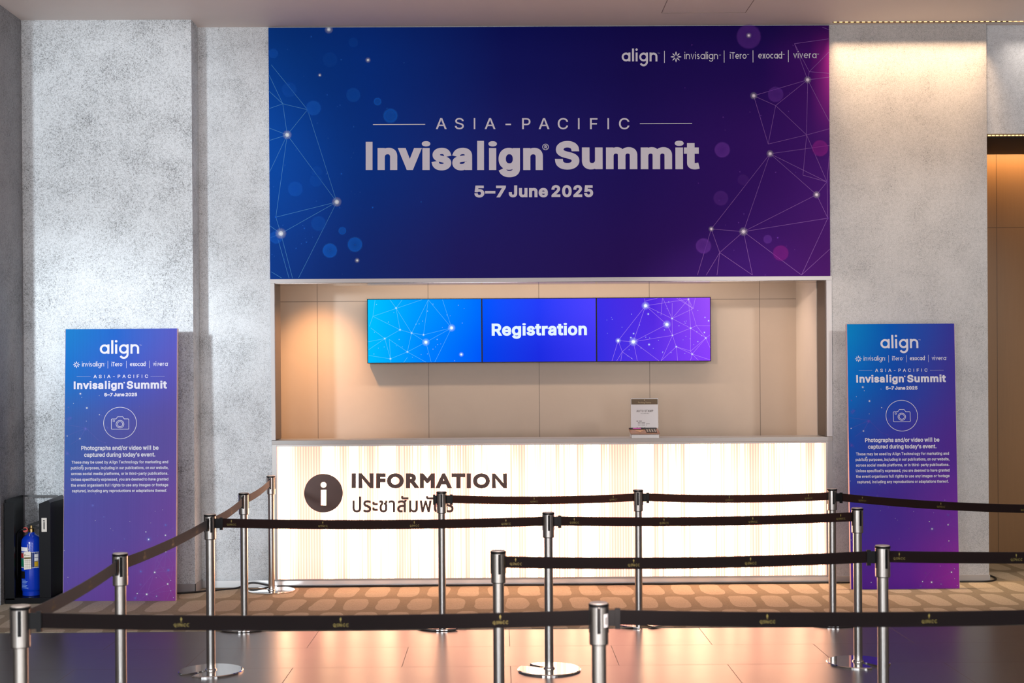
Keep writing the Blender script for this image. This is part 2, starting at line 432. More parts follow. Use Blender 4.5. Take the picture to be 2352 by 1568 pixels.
def make_panel(name, base, step, x_off, hz, z_off, rough, spec=.4, grain=False):
    t = NT(name); v, x, y, z = t.xyz()
    fx = t.math('FRACT', t.math('DIVIDE', t.math('SUBTRACT', x, x_off), step)); fz = t.math('FRACT', t.math('DIVIDE', t.math('SUBTRACT', z, z_off), hz))
    jx = t.math('LESS_THAN', fx, .006/step); jz = t.math('LESS_THAN', fz, .006/hz); j = t.math('MAXIMUM', jx, jz)
    n = t.noise(t.scalevec(v, (18, 18, .8)) if grain else v, 3 if grain else 2, 5, .6, .4)
    c = t.mix(n, (*[q*.86 for q in base], 1), (*base, 1))
    c = t.mix(j, c, (*[q*.42 for q in base], 1))
    return t.fin(t.pbr(c, rough, 0, spec, t.bump(t.math('MULTIPLY', j, -1.0), .3, .003)))
M['alcove'] = make_panel('alcove_panel', (.46, .37, .295), .979, -.628, 2.2, 2.356, .42)
M['alcove_side'] = make_panel('alcove_side_panel', (.62, .54, .47), 3.0, -7, 2.2, 2.60, .42)
M['timber'] = make_panel('timber_panel', (.27, .145, .062), .9, 4.43, 3.0, 2.98, .38, .4, True)
M['alu'] = simple('aluminium', (.62, .62, .62), .32, 1.0)
M['alu_pale'] = simple('pale_metal_trim', (.62, .62, .63), .5, 0, .2)
M['bronze'] = simple('dark_bronze', (.13, .095, .075), .32, .9)
M['black'] = simple('black_plastic', (.006, .006, .007), .5, 0, .2)
M['gloss_black'] = simple('black_lacquer', (.0055, .0055, .007), .36, 0, .1)
M['steel'] = simple('polished_steel', (.56, .545, .525), .22, 1.0, Anisotropic=0.0)
M['mirror'] = simple('mirror_steel', (.70, .68, .66), .07, 1.0)
M['white_ink'] = simple('white_print', (.66, .66, .75), .75, 0, .08)
M['brown_ink'] = simple('brown_vinyl', (.085, .040, .032), .5)
M['gold'] = simple('gold_print', (.26, .20, .04), .5, .1)
M['white'] = simple('white_plastic', (.72, .72, .72), .4)
M['paper'] = simple('paper', (.78, .77, .78), .7)
def make_belt():
    t = NT('belt_webbing'); v, x, y, z = t.xyz()
    p = t.pbr((.0045, .004, .005, 1), .7, 0, .15, Sheen_Weight=.35, Sheen_Roughness=.3); tr = t.n('ShaderNodeBsdfTranslucent'); tr.inputs[0].default_value = (.50, .38, .36, 1)
    m = t.n('ShaderNodeMixShader'); m.inputs[0].default_value = .28; t.l(p.outputs[0], m.inputs[1]); t.l(tr.outputs[0], m.inputs[2]); return t.fin(m)
M['belt'] = make_belt()
def ink(name, col, emit=0.0, k=1.0):
    """print ink whose density follows the 'ink' attribute"""
    t = NT(name); a = t.n('ShaderNodeAttribute'); a.attribute_name = 'ink'
    if emit:
        s_ = t.n('ShaderNodeEmission'); s_.inputs[0].default_value = (*col, 1); s_.inputs[1].default_value = emit
    else: s_ = t.pbr((*col, 1), .75, 0, .08)
    tr = t.n('ShaderNodeBsdfTransparent'); m = t.n('ShaderNodeMixShader')
    t.l(t.math('MULTIPLY', a.outputs['Fac'], k), m.inputs[0]); t.l(tr.outputs[0], m.inputs[1]); t.l(s_.outputs[0], m.inputs[2])
    return t.fin(m)
def gradient(name, w, h, rows, emit=0.0, streak=0.0, rough=.75, spec=.08, gain=1.0):
    """rows: list of (v, stops across u); v is 0 at the foot and 1 at the head of the print"""
    t = NT(name); v, x, y, z = t.xyz(); u = t.math('DIVIDE', x, w); vv = t.math('DIVIDE', z, h); col = None; pv = None
    for k, (pos, stops) in enumerate(rows):
        c = t.ramp(u, stops, 'EASE' if False else 'LINEAR')
        if col is None: col = c
        else:
            mr = t.n('ShaderNodeMapRange'); mr.interpolation_type = 'SMOOTHSTEP'; t.l(vv, mr.inputs[0]); mr.inputs[1].default_value = pv; mr.inputs[2].default_value = pos
            col = t.mix(mr.outputs[0], col, c)
        pv = pos
    if streak:
        n = t.noise(t.scalevec(v, (90, 1, .6)), 1.0, 3, .6); col = t.mix(streak, col, t.mix(n, (.35, .35, .45, 1), (1, 1, 1, 1)), 'MULTIPLY')
    if gain != 1.0: col = t.mix(1.0, col, (gain, gain, gain, 1), 'MULTIPLY')
    if emit:
        e = t.n('ShaderNodeEmission'); t.l(col, e.inputs[0]); e.inputs[1].default_value = emit; return t.fin(e)
    return t.fin(t.pbr(col, rough, 0, spec))

# ------------------------------------------------------------------ the setting
ZC = 4.515
b = MB(); b.box(-9, 9, -7.4, -1.925, -.12, 0); struct(b, 'floor', M['tile'])
b = MB(); b.box(-9, 9, -16.2, -7.4, -.12, 0); struct(b, 'hall_floor', simple('pale_bounce', (.50, .48, .46), .45))  # unseen floor, made pale so the steel posts reflect something bright
b = MB(); b.box(-9, 9, -1.925, 1.4, -.12, .004); struct(b, 'carpet_floor', M['carpet'])
b = MB(); b.box(-9, 9, -16.2, -.10, ZC, ZC+.3); b.box(-9, 2.69, -.10, 1.3, ZC, ZC+.3); b.box(2.69, 9, -.05, 1.3, ZC, ZC+.045)
b.box(2.69, 9, -.12, 1.3, ZC+.14, ZC+.3)
struct(b, 'ceiling', M['ceiling'])
# access hatch outline in the ceiling
b = MB()
for x0, x1, y0, y1 in ((1.28, 1.94, -.40, -.394), (1.28, 1.286, -1.1, -.40), (1.934, 1.94, -1.1, -.40), (1.28, 1.94, -1.1, -1.094)): b.box(x0, x1, y0, y1, ZC-.0015, ZC+.002)
h = b.build('ceiling_hatch', simple('hatch_joint', (.30, .25, .23), .7)); tag(h, 'square access hatch flush in the ceiling above the right of the big banner', 'hatch')
b = MB(); b.box(-3.742, -2.408, -.25, .5, 0, ZC); struct(b, 'wall_left', M['concrete'])
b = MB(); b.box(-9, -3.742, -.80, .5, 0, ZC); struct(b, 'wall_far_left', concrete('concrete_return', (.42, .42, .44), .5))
b = MB(); b.box(-2.408, -1.838, .0, .5, 0, ZC); struct(b, 'wall_centre_left', M['concrete'])
b = MB(); b.box(2.690, 3.958, .0, .9, 0, ZC); struct(b, 'wall_right', M['concrete_warm'])
b = MB(); b.box(-1.838, 2.69, .0, .30, 2.484, ZC); struct(b, 'banner_wall', M['concrete_warm'])
b = MB(); b.box(-2.3, 2.69, 1.10, 1.25, 0, 3.0); struct(b, 'wall_back', M['alcove'])
b = MB(); b.box(2.634, 2.69, .30, 1.10, 0, 3.0); struct(b, 'alcove_right_wall', M['alcove_side'])
b = MB(); b.box(-2.36, -2.3, .30, 1.10, 0, 3.0); struct(b, 'alcove_left_wall', M['alcove_side'])
b = MB(); b.box(-2.36, 2.69, .30, 1.25, 2.9, 3.0); struct(b, 'alcove_ceiling', M['ceiling'])
b = MB(); b.box(3.958, 9, .04, .95, 3.62, ZC); struct(b, 'soffit_wall', concrete('concrete_soffit', (.95, .97, 1.0), .3, .4))
b = MB(); b.box(3.958, 9, 1.13, 1.3, 0, ZC); struct(b, 'wall_timber', M['timber'])
b = MB(); b.box(3.962, 9, .06, .955, 3.606, 3.62); struct(b, 'soffit_shade_sheet', simple('soffit_shade_paint', (.018, .014, .012), .8))  # dark sheet added to paint in the shade under the soffit
b = MB(); b.box(8.9, 9.1, -16, 1.2, 0, ZC); b.box(-9.1, -8.9, -16, -.8, 0, ZC); struct(b, 'hall_side_wall', simple('hall_plaster', (.42, .40, .38), .8))
b = MB()
for x0, x1 in ((-9, -5.9), (-3.3, -1.4), (.4, 3.3), (5.1, 9)): b.box(x0, x1, -16.1, -15.9, 0, ZC)
struct(b, 'wall_rear', simple('rear_wall', (.13, .12, .115), .7))  # unseen wall put in with gaps, for stripes reflected in the posts
# baseboards
b = MB(); b.box(-3.74, -2.402, -.258, -.25, 0, .072); b.box(-2.408, -2.400, -.258, 0, 0, .072); struct(b, 'baseboard_left', simple('baseboard_stone', (.34, .33, .33), .5))
b = MB(); b.box(-2.40, -1.82, -.010, .0, 0, .060); struct(b, 'baseboard_centre', M['alu'])
b = MB(); b.box(2.69, 3.964, -.008, .0, 0, .060); struct(b, 'baseboard_right', simple('baseboard_right', (.40, .38, .36), .45))
# opening frame
b = MB(); b.box(-1.838, 2.690, -.022, .30, 2.452, 2.484); struct(b, 'trim_1', [M['alu_pale']])
b = MB(); b.box(-1.80, 2.64, .002, .30, 2.449, 2.4525); struct(b, 'trim_2', simple('glossy_reveal', (.34, .30, .28), .10, .8))
b = MB(); b.box(-1.838, -1.806, -.012, .012, 1.19, 2.452); struct(b, 'trim_3', M['alu_pale'])
b = MB(); b.box(2.648, 2.690, -.012, .012, 1.19, 2.452); struct(b, 'trim_4', M['alu_pale'])
b = MB(); b.box(-1.838, -1.806, .012, .30, 1.19, 2.452); b.box(2.640, 2.690, .012, .30, 1.19, 2.452); struct(b, 'trim_5', M['bronze'])

# ------------------------------------------------------------------ slot lights
def led_strip(name, x0, n, step, y, z, label, zsize, group):
    root = empty(name, (x0, y, z), 0, label, 'light strip', group)
    b = MB(); b.box(-.02, n*step, .0, .006, 0, zsize+.012); b.build('channel', simple('strip_channel', (.25, .18, .10), .4, .6), root)
    e = NT('warm_diode'); em = e.n('ShaderNodeEmission'); em.inputs[0].default_value = (1, .66, .30, 1); em.inputs[1].default_value = 1.7; em_m = e.fin(em)
    b = MB(); b.rbox(-.012, .012, -.005, .0, .003, .003+zsize, .0015); first = b.build('bulb', em_m, root)
    for k in range(1, n):
        c = first.copy(); COL.objects.link(c); c.parent = root; c.location = (k*step, 0, 0)
    return root
led_strip('light_strip', 2.72, 46, .0455, -.056, ZC+.0, 'row of small warm lights in the ceiling slot above the right concrete pillar', .008, None)
led_strip('light_strip', 3.99, 20, .032, .034, 3.612, 'row of small warm lights under the concrete soffit over the timber wall', .009, None)

# ------------------------------------------------------------------ the banner
BX0, BX1, BZ0, BZ1, BY = -1.837, 2.677, 2.484, 4.503, -.024
bw, bh = BX1-BX0, BZ1-BZ0
def BP(off):
    def f(px, py):      # artwork grid: 1287 wide, 576 high, origin at the head's left corner of the print
        t = (py-63)/576.0; x0 = 617+5*t; wd = 1287-5*t
        u = (px-x0)/wd; dy = -7*u; v = (py-dy-66)/576.0
        return (u*bw, off, (1-v)*bh)
    return f
banner = empty('banner', (BX0, BY, BZ0), 0, 'wide dark blue to purple summit banner hung above the counter opening', 'banner')
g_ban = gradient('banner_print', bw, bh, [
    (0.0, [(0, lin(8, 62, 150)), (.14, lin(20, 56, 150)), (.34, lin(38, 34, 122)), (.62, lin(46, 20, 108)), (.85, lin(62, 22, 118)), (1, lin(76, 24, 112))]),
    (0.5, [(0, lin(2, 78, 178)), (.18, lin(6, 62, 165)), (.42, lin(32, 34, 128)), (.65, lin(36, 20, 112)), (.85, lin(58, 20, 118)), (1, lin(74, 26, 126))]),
    (0.86, [(0, lin(0, 70, 165)), (.18, lin(0, 58, 160)), (.42, lin(16, 24, 115)), (.65, lin(26, 12, 100)), (.88, lin(40, 12, 104)), (.965, lin(74, 18, 120)), (1, lin(150, 36, 150))]),  # right edge magenta holds slot-light spill painted into the print
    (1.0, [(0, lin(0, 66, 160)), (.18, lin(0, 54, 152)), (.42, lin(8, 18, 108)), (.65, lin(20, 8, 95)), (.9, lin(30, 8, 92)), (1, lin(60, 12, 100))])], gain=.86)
bpanel = MB(); bpanel.box(0, bw, 0, .022, 0, bh)
P1 = BP(-.0012)
b = MB(); q = lambda pts: [(x/2.53+600, y/2.53+40) for x, y in pts]
def net(b, P, pairs, f, w):
    for i, a in enumerate(pairs):
        ribbon(b, (lambda x, y, o=i*2e-5: tuple(Vector(P(x, y))+Vector((0, o, 0)))), f(a), w)
b.alpha = .50; b.cur = 0
net(b, P1, [[(60,280),(270,540)], [(48,340),(127,506)], [(45,430),(127,506)], [(45,535),(127,506)], [(127,506),(270,540)], [(127,506),(153,686)], [(270,540),(153,686)],
    [(270,540),(440,1075)], [(153,686),(440,1075)], [(153,686),(45,645)], [(153,686),(45,720)], [(153,686),(52,900)], [(153,686),(88,1163)], [(88,1163),(440,1075)],
    [(117,1258),(440,1075)], [(88,1163),(117,1258)], [(117,1258),(185,1518)], [(100,1290),(165,1518)], [(440,1075),(220,1515)], [(117,1258),(56,1215)], [(117,1258),(56,1283)],
    [(62,1480),(122,1516)]], q, 1.1)
P2 = BP(-.0016); b.cur = 1
for x, y, r, a in ((400,250,46,.15), (165,425,46,.22), (305,530,46,.5), (535,455,44,.35), (675,493,25,.55), (750,575,46,.55), (200,1000,46,.35), (320,950,40,.22), (335,1200,46,.28),
                   (472,1242,25,.55), (545,1322,47,.65), (400,1357,46,.65), (72,215,30,.35), (535,150,30,.15), (325,900,34,.15), (90,1280,40,.4)):
    X, Y = q([(x, y)])[0]; glow(b, P2, X, Y, r/2.53, a, hard=True)
b.cur = 2; P3 = BP(-.0020)
for x, y, r in ((393,75,26), (620,252,17), (341,340,12), (153,686,28), (440,1075,30), (117,1258,34), (558,1414,16)):
    X, Y = q([(x, y)])[0]; glow(b, P3, X, Y, r/2.53, 1.0); glow(b, BP(-.0024), X, Y, r/2.53*.5, 1.0)
b.cur = 1; P4 = BP(-.0018)
for x, y, r in ((291,117,10), (154,191,5), (465,250,9), (384,454,8), (466,912,11), (647,1107,10), (928,1075,7), (538,639,8), (390,706,6), (327,618,6), (253,1228,8), (244,1212,5), (265,1308,8), (258,1287,5),
                (300,1279,5), (236,1317,5), (129,1210,6), (205,1344,7), (165,1444,6), (136,1406,7), (458,514,7), (443,522,5), (730,531,7), (524,817,6), (536,791,5), (829,268,5), (525,1014,4), (545,1030,4), (575,1018,5),
                (88,1163,11), (75,987,6), (140,862,7), (204,774,5), (322,1070,5), (66,1380,5), (80,1390,4), (472,1493,4), (382,912,7), (163,396,7), (249,346,5), (457,1108,6)):
    X, Y = q([(x, y)])[0]; glow(b, P4, X, Y, r/2.53, .95, n=10)
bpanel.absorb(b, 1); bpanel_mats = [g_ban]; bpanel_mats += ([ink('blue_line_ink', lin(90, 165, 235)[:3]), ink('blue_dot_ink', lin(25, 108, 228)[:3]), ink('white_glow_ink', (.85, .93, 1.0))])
b = MB(); k = 967/370.0; q = lambda pts: [(x/k+1550, y/k+60) for x, y in pts]
b.alpha = .42; b.cur = 0
net(b, P1, [[(717,107),(924,78)], [(717,107),(805,275)], [(717,107),(795,324)], [(805,275),(924,157)], [(805,275),(924,285)], [(805,275),(795,324)], [(795,324),(924,308)], [(795,324),(470,420)],
    [(795,324),(602,479)], [(470,420),(602,479)], [(602,479),(556,710)], [(602,479),(787,655)], [(795,324),(787,655)], [(795,324),(924,575)], [(556,710),(787,655)], [(787,655),(924,618)],
    [(787,655),(764,897)], [(787,655),(908,937)], [(567,768),(924,718)], [(567,768),(908,937)], [(567,768),(845,1014)], [(567,768),(405,1236)], [(567,768),(212,1220)], [(764,897),(908,937)],
    [(470,420),(556,710)], [(908,937),(845,1014)], [(908,937),(912,1155)], [(908,937),(923,780)], [(845,1014),(912,1155)], [(845,1014),(405,1236)], [(405,1236),(912,1155)], [(405,1236),(752,1497)],
    [(405,1236),(458,1497)], [(405,1236),(262,1362)], [(212,1220),(405,1236)], [(212,1220),(262,1362)], [(212,1220),(128,1497)], [(262,1362),(180,1498)], [(262,1362),(245,1498)], [(262,1362),(458,1497)],
    [(752,1497),(912,1155)], [(752,1497),(924,1340)], [(885,8),(924,22)]], q, 1.0)
b.cur = 1
for x, y, r, a in ((442,65,78,.4), (602,412,50,.45), (280,745,50,.6), (270,1035,48,.35), (165,1322,50,.55), (550,1282,28,.5), (405,925,36,.2)):
    X, Y = q([(x, y)])[0]; glow(b, P2, X, Y, r/k, a, hard=True)
b.cur = 3
for x, y, r, a in ((868,735,52,.5), (628,1365,50,.4)):
    X, Y = q([(x, y)])[0]; glow(b, P2, X, Y, r/k, a, hard=True)
b.cur = 2
for x, y, r in ((442,58,18), (795,324,24), (470,420,24), (567,768,24), (845,1014,24), (405,1236,28), (212,1220,18)):
    X, Y = q([(x, y)])[0]; glow(b, P3, X, Y, r/k, 1.0); glow(b, BP(-.0024), X, Y, r/k*.5, 1.0)
b.cur = 1
for x, y, r in ((600,880,9), (408,1130,8), (376,1182,8), (610,1273,10), (286,549,8), (512,538,8), (447,518,6), (679,514,6), (136,945,6), (385,877,7), (720,880,5), (730,855,5), (100,115,7), (57,373,5), (298,626,5), (569,1178,5), (348,1348,5), (712,1344,5), (663,1323,5), (433,937,4), (484,1021,5), (298,1196,5), (908,937,12), (912,1155,11), (532,403,5), (686,402,5), (708,118,6), (535,1497,6), (260,1048,5)):
    X, Y = q([(x, y)])[0]; glow(b, P4, X, Y, r/k, .95, n=10)
bpanel.absorb(b, 4); bpanel_mats += ([ink('violet_line_ink', lin(185, 130, 225)[:3]), ink('violet_dot_ink', lin(112, 58, 178)[:3]), ink('white_glow_ink_right', (.95, .88, 1.0)), ink('pink_dot_ink', lin(150, 40, 165)[:3])])
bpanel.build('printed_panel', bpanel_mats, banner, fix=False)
PT = BP(-.003)
up_ = lambda f: (lambda x, y: f(x, -y))      # lettering is laid out with y upward
T = up_(PT)
b = MB(); text_on(b, T, 'ASIA-PACIFIC', 1000.3, 1444, -297.8, 25.3, bold=.006, sp=1.62)
ribbon(b, PT, [(856.6, 287.6), (976, 287.0)], 1.7); ribbon(b, PT, [(1468, 285.2), (1588, 284.5)], 1.7)
b.build('region_lettering', M['white_ink'], banner, fix=False)
b = MB(); text_on(b, T, 'Invisalign', 839.9, 1245.4, -391.6, 64.6, bold=.040, sp=1.075, res=4)
text_on(b, T, 'Summit', 1273, 1605, -389.6, 64, bold=.040, sp=1.075, res=4)
ribbon(b, PT, arc(1251.6, 338.6, 6.6, 0, 360, 24)[:-1], 1.5, True); text_on(b, T, 'R', 1249.0, 1255.2, -342.3, 7.6, bold=.03)
b.build('title_lettering', M['white_ink'], banner, fix=False)
b = MB(); text_on(b, T, '5–7', 1088.5, 1160.5, -454.4, 27.2, bold=.037, sp=1.08); text_on(b, T, 'June', 1167.3, 1257, -454.0, 27.2, bold=.037, sp=1.08); text_on(b, T, '2025', 1265, 1360.5, -453.6, 27.2, bold=.037, sp=1.08)
b.build('date_lettering', M['white_ink'], banner, fix=False)
def tm(b, P, x, y, s):
    ribbon(b, P, [(x, y), (x+s, y)], s*.16); ribbon(b, P, [(x+s*.5, y), (x+s*.5, y+s*.7)], s*.16)
    ribbon(b, P, [(x+1.3*s, y+.7*s), (x+1.3*s, y), (x+1.65*s, y+.5*s), (x+2.0*s, y), (x+2.0*s, y+.7*s)], s*.14)
b = MB()
logo(b, T, 'align', 1426.8, 1508.8, -142.2, 20.3, .225, .19); tm(b, PT, 1509.6, 122.6, 2.4)
for x, y0, y1 in ((1525, 118, 145.5), (1662.2, 117.2, 144.7), (1728.6, 116.6, 144.2), (1810, 115.8, 143.4)): ribbon(b, PT, [(x, y0), (x, y1)], 1.5)
star(b, T, 1551.6, -131.7, 12.8)
logo(b, T, 'invisalign', 1571, 1648, -136.6, 11.6, .16, .19)
logo(b, T, 'iTero', 1675.5, 1713.5, -135.9, 11.0, .18, .16)
logo(b, T, 'exocad', 1740.7, 1795.5, -135.3, 11.2, .20, .13)
logo(b, T, 'vivera', 1821.4, 1874.7, -134.4, 11.2, .18, .20)
for x, y in ((1650.5, 127.3), (1715, 126), (1797, 125.8), (1876, 125)): ribbon(b, PT, [(x, y), (x+4.4, y)], .9)
b.build('logo_row', M['white_ink'], banner, fix=False)

# ------------------------------------------------------------------ the illuminated counter
CX0, CX1, CZ0, CZ1 = -1.797, 2.638, .067, 1.149
counter = empty('information_counter', (0, 0, 0), 0, 'long counter with glowing white ribbed front and brown information lettering', 'counter')
b = MB(); b.box(-1.806, 2.668, .02, .195, .055, 1.15); b.build('body', simple('counter_body', (.30, .28, .27), .6), counter)
def make_lightbox():
    t = NT('ribbed_lightbox'); v, x, y, z = t.xyz()
    rib = t.math('ADD', t.math('MULTIPLY', t.math('SINE', t.math('MULTIPLY', x, 2*math.pi/.0215)), .5), .5)
    nb = t.noise(t.scalevec(v, (1, .001, .02)), 9.0, 4, .7); nbig = t.noise(t.scalevec(v, (1, .001, .02)), 1.6, 2)
    nf = t.noise(t.scalevec(v, (1, .001, .01)), 42, 2, .5)
    amp = t.ramp(t.math('ADD', t.math('MULTIPLY', nb, .75), t.math('MULTIPLY', nbig, .4)), [(.46, (0, 0, 0)), (.65, (1, 1, 1))])
    k = t.math('MULTIPLY', amp, t.math('ADD', .50, t.math('MULTIPLY', rib, t.math('ADD', t.math('MULTIPLY', nf, .5), .12))))
    zz = t.ramp(t.math('DIVIDE', z, 1.15), [(.06, (.75,)*3), (.22, (1,)*3), (.75, (1,)*3), (1.0, (.55,)*3)])
    c = t.mix(t.ramp(k, [(.20, (0, 0, 0)), (.38, (.80,)*3), (.56, (.94,)*3), (.80, (1, 1, 1))]), (10.5, 5.8, 3.4, 1), (2.4, .86, .66, 1))
    e = t.n('ShaderNodeEmission'); t.l(t.mix(1.0, c, t.mix(.55, (1, 1, 1, 1), zz), 'MULTIPLY'), e.inputs[0]); e.inputs[1].default_value = 1.0
    return t.fin(e)
b = MB(); b.box(CX0, CX1, .004, .02, CZ0, CZ1-.012)
b.build('light_panel', make_lightbox(), counter)
b = MB(); b.rbox(-1.836, 2.689, -.016, .30, 1.152, 1.186, .002); b.build('ledge', simple('ledge_metal', (.40, .39, .38), .35, .0, .4), counter)
b = MB(); b.box(-1.80, 2.642, -.002, .02, 1.136, 1.152); b.box(-1.836, CX0, -.006, .03, .055, 1.152); b.box(CX1, 2.689, -.006, .03, .055, 1.152); b.box(CX0, CX1, -.006, .02, .052, CZ0)
b.build('frame', simple('frame_metal', (.42, .41, .40), .4, .2), counter)
b = MB(); b.box(-1.836, 2.689, -.004, .03, .004, .052); b.build('kick_plate', M['alu'], counter)
def CQ(off):
    def f(px, py):
        t = (py-1020.0)/308.0; x0 = 635+3.5*t; wd = 1263-4.5*t; u = (px-x0)/wd
        v = (py-(1022-10*u))/308.0
        return (CX0+u*(CX1-CX0), off, 1.151-v*(1.151-.067))
    return f
CT = up_(CQ(-.001))
b = MB()
# disc with the letter i left open so the light shows through it
def ring_with_hole(b, P, cx, cy, r, rects_stem, dot):
    V = [(cx+r*math.cos(2*math.pi*k/64), cy+r*math.sin(2*math.pi*k/64)) for k in range(64)]
    bm = bmesh.new(); outer = [bm.verts.new((x, y, 0)) for x, y in V]
    x0, x1, y0, y1 = rects_stem
    loops = [outer, [bm.verts.new(p) for p in ((x0, y0, 0), (x1, y0, 0), (x1, y1, 0), (x0, y1, 0))],
             [bm.verts.new((dot[0]+dot[2]*math.cos(2*math.pi*k/24), dot[1]+dot[2]*math.sin(2*math.pi*k/24), 0)) for k in range(24)]]
    ed = []
    for L in loops:
        for i in range(len(L)): ed.append(bm.edges.new((L[i], L[(i+1) % len(L)])))
    bmesh.ops.triangle_fill(bm, edges=ed, use_beauty=True, use_dissolve=False)
    bm.verts.index_update()
    b.add([P(v.co.x, v.co.y) for v in bm.verts], [[v.index for v in f.verts] for f in bm.faces]); bm.free()
ring_with_hole(b, CT, 742.4, -1132.5, 44.3, (736.6, 748.6, -1160.5, -1125), (742.4, -1113.5, 6.6))
b.build('information_icon', M['brown_ink'], counter, fix=False)
b = MB(); text_on(b, CT, 'INFORMATION', 807, 1163.3, -1121.2, 34.2, font=None, bold=.056, sp=1.18, res=4)
b.build('english_lettering', M['brown_ink'], counter, fix=False)
b = MB(); V, F = glyphs('ประชาสัมพันธ์', None, .018, 1.04, 4)
lo, hi = min(p[0] for p in V), max(p[0] for p in V)
kx = (1042.5-809)/(hi-lo); b.add([CT(809+(x-lo)*kx, -1175.2+y*46) for x, y in V], F)
b.build('thai_lettering', M['brown_ink'], counter, fix=False)

# ------------------------------------------------------------------ the three screens
SX0, SW, SZ0, SZ1, SY = -1.155, 1.0055, 1.810, 2.374, .995
sh = SZ1-SZ0
def emat(name, rows): return gradient(name, SW, sh, rows, emit=1.0)
def L(*c): return lin(*c)
scr_mats = [emat('screen_cyan', [(0, [(0, L(0, 190, 255)), (.5, L(0, 128, 255)), (1, L(0, 86, 250))]), (1, [(0, L(0, 196, 255)), (.4, L(0, 158, 255)), (1, L(0, 108, 255))])]),
            emat('screen_blue', [(0, [(0, L(0, 66, 235)), (.5, L(28, 44, 225)), (1, L(60, 52, 240))]), (1, [(0, L(0, 86, 255)), (.5, L(38, 62, 250)), (1, L(80, 66, 255))])]),
            emat('screen_violet', [(0, [(0, L(50, 46, 225)), (.5, L(92, 50, 232)), (1, L(142, 66, 255))]), (1, [(0, L(58, 48, 232)), (.5, L(84, 42, 225)), (1, L(158, 82, 255))])])]
line_e = [ink('screen_line_cyan', (.25, .75, 1.0), 1.0), None, ink('screen_line_pink', (.85, .5, 1.0), 1.0)]
dot_e = ink('screen_glow', (.85, 1.0, 1.0), 1.15)
txt_m = NT('screen_text'); _e = txt_m.n('ShaderNodeEmission'); _e.inputs[0].default_value = (.80, .93, 1, 1); _e.inputs[1].default_value = 1.0; txt_m = txt_m.fin(_e)
lab = ['cyan screen with a pale network of lines, next to the deep blue one', 'deep blue screen with one white word, between the cyan and violet screens', 'violet screen with a pink network of lines, next to the deep blue one']
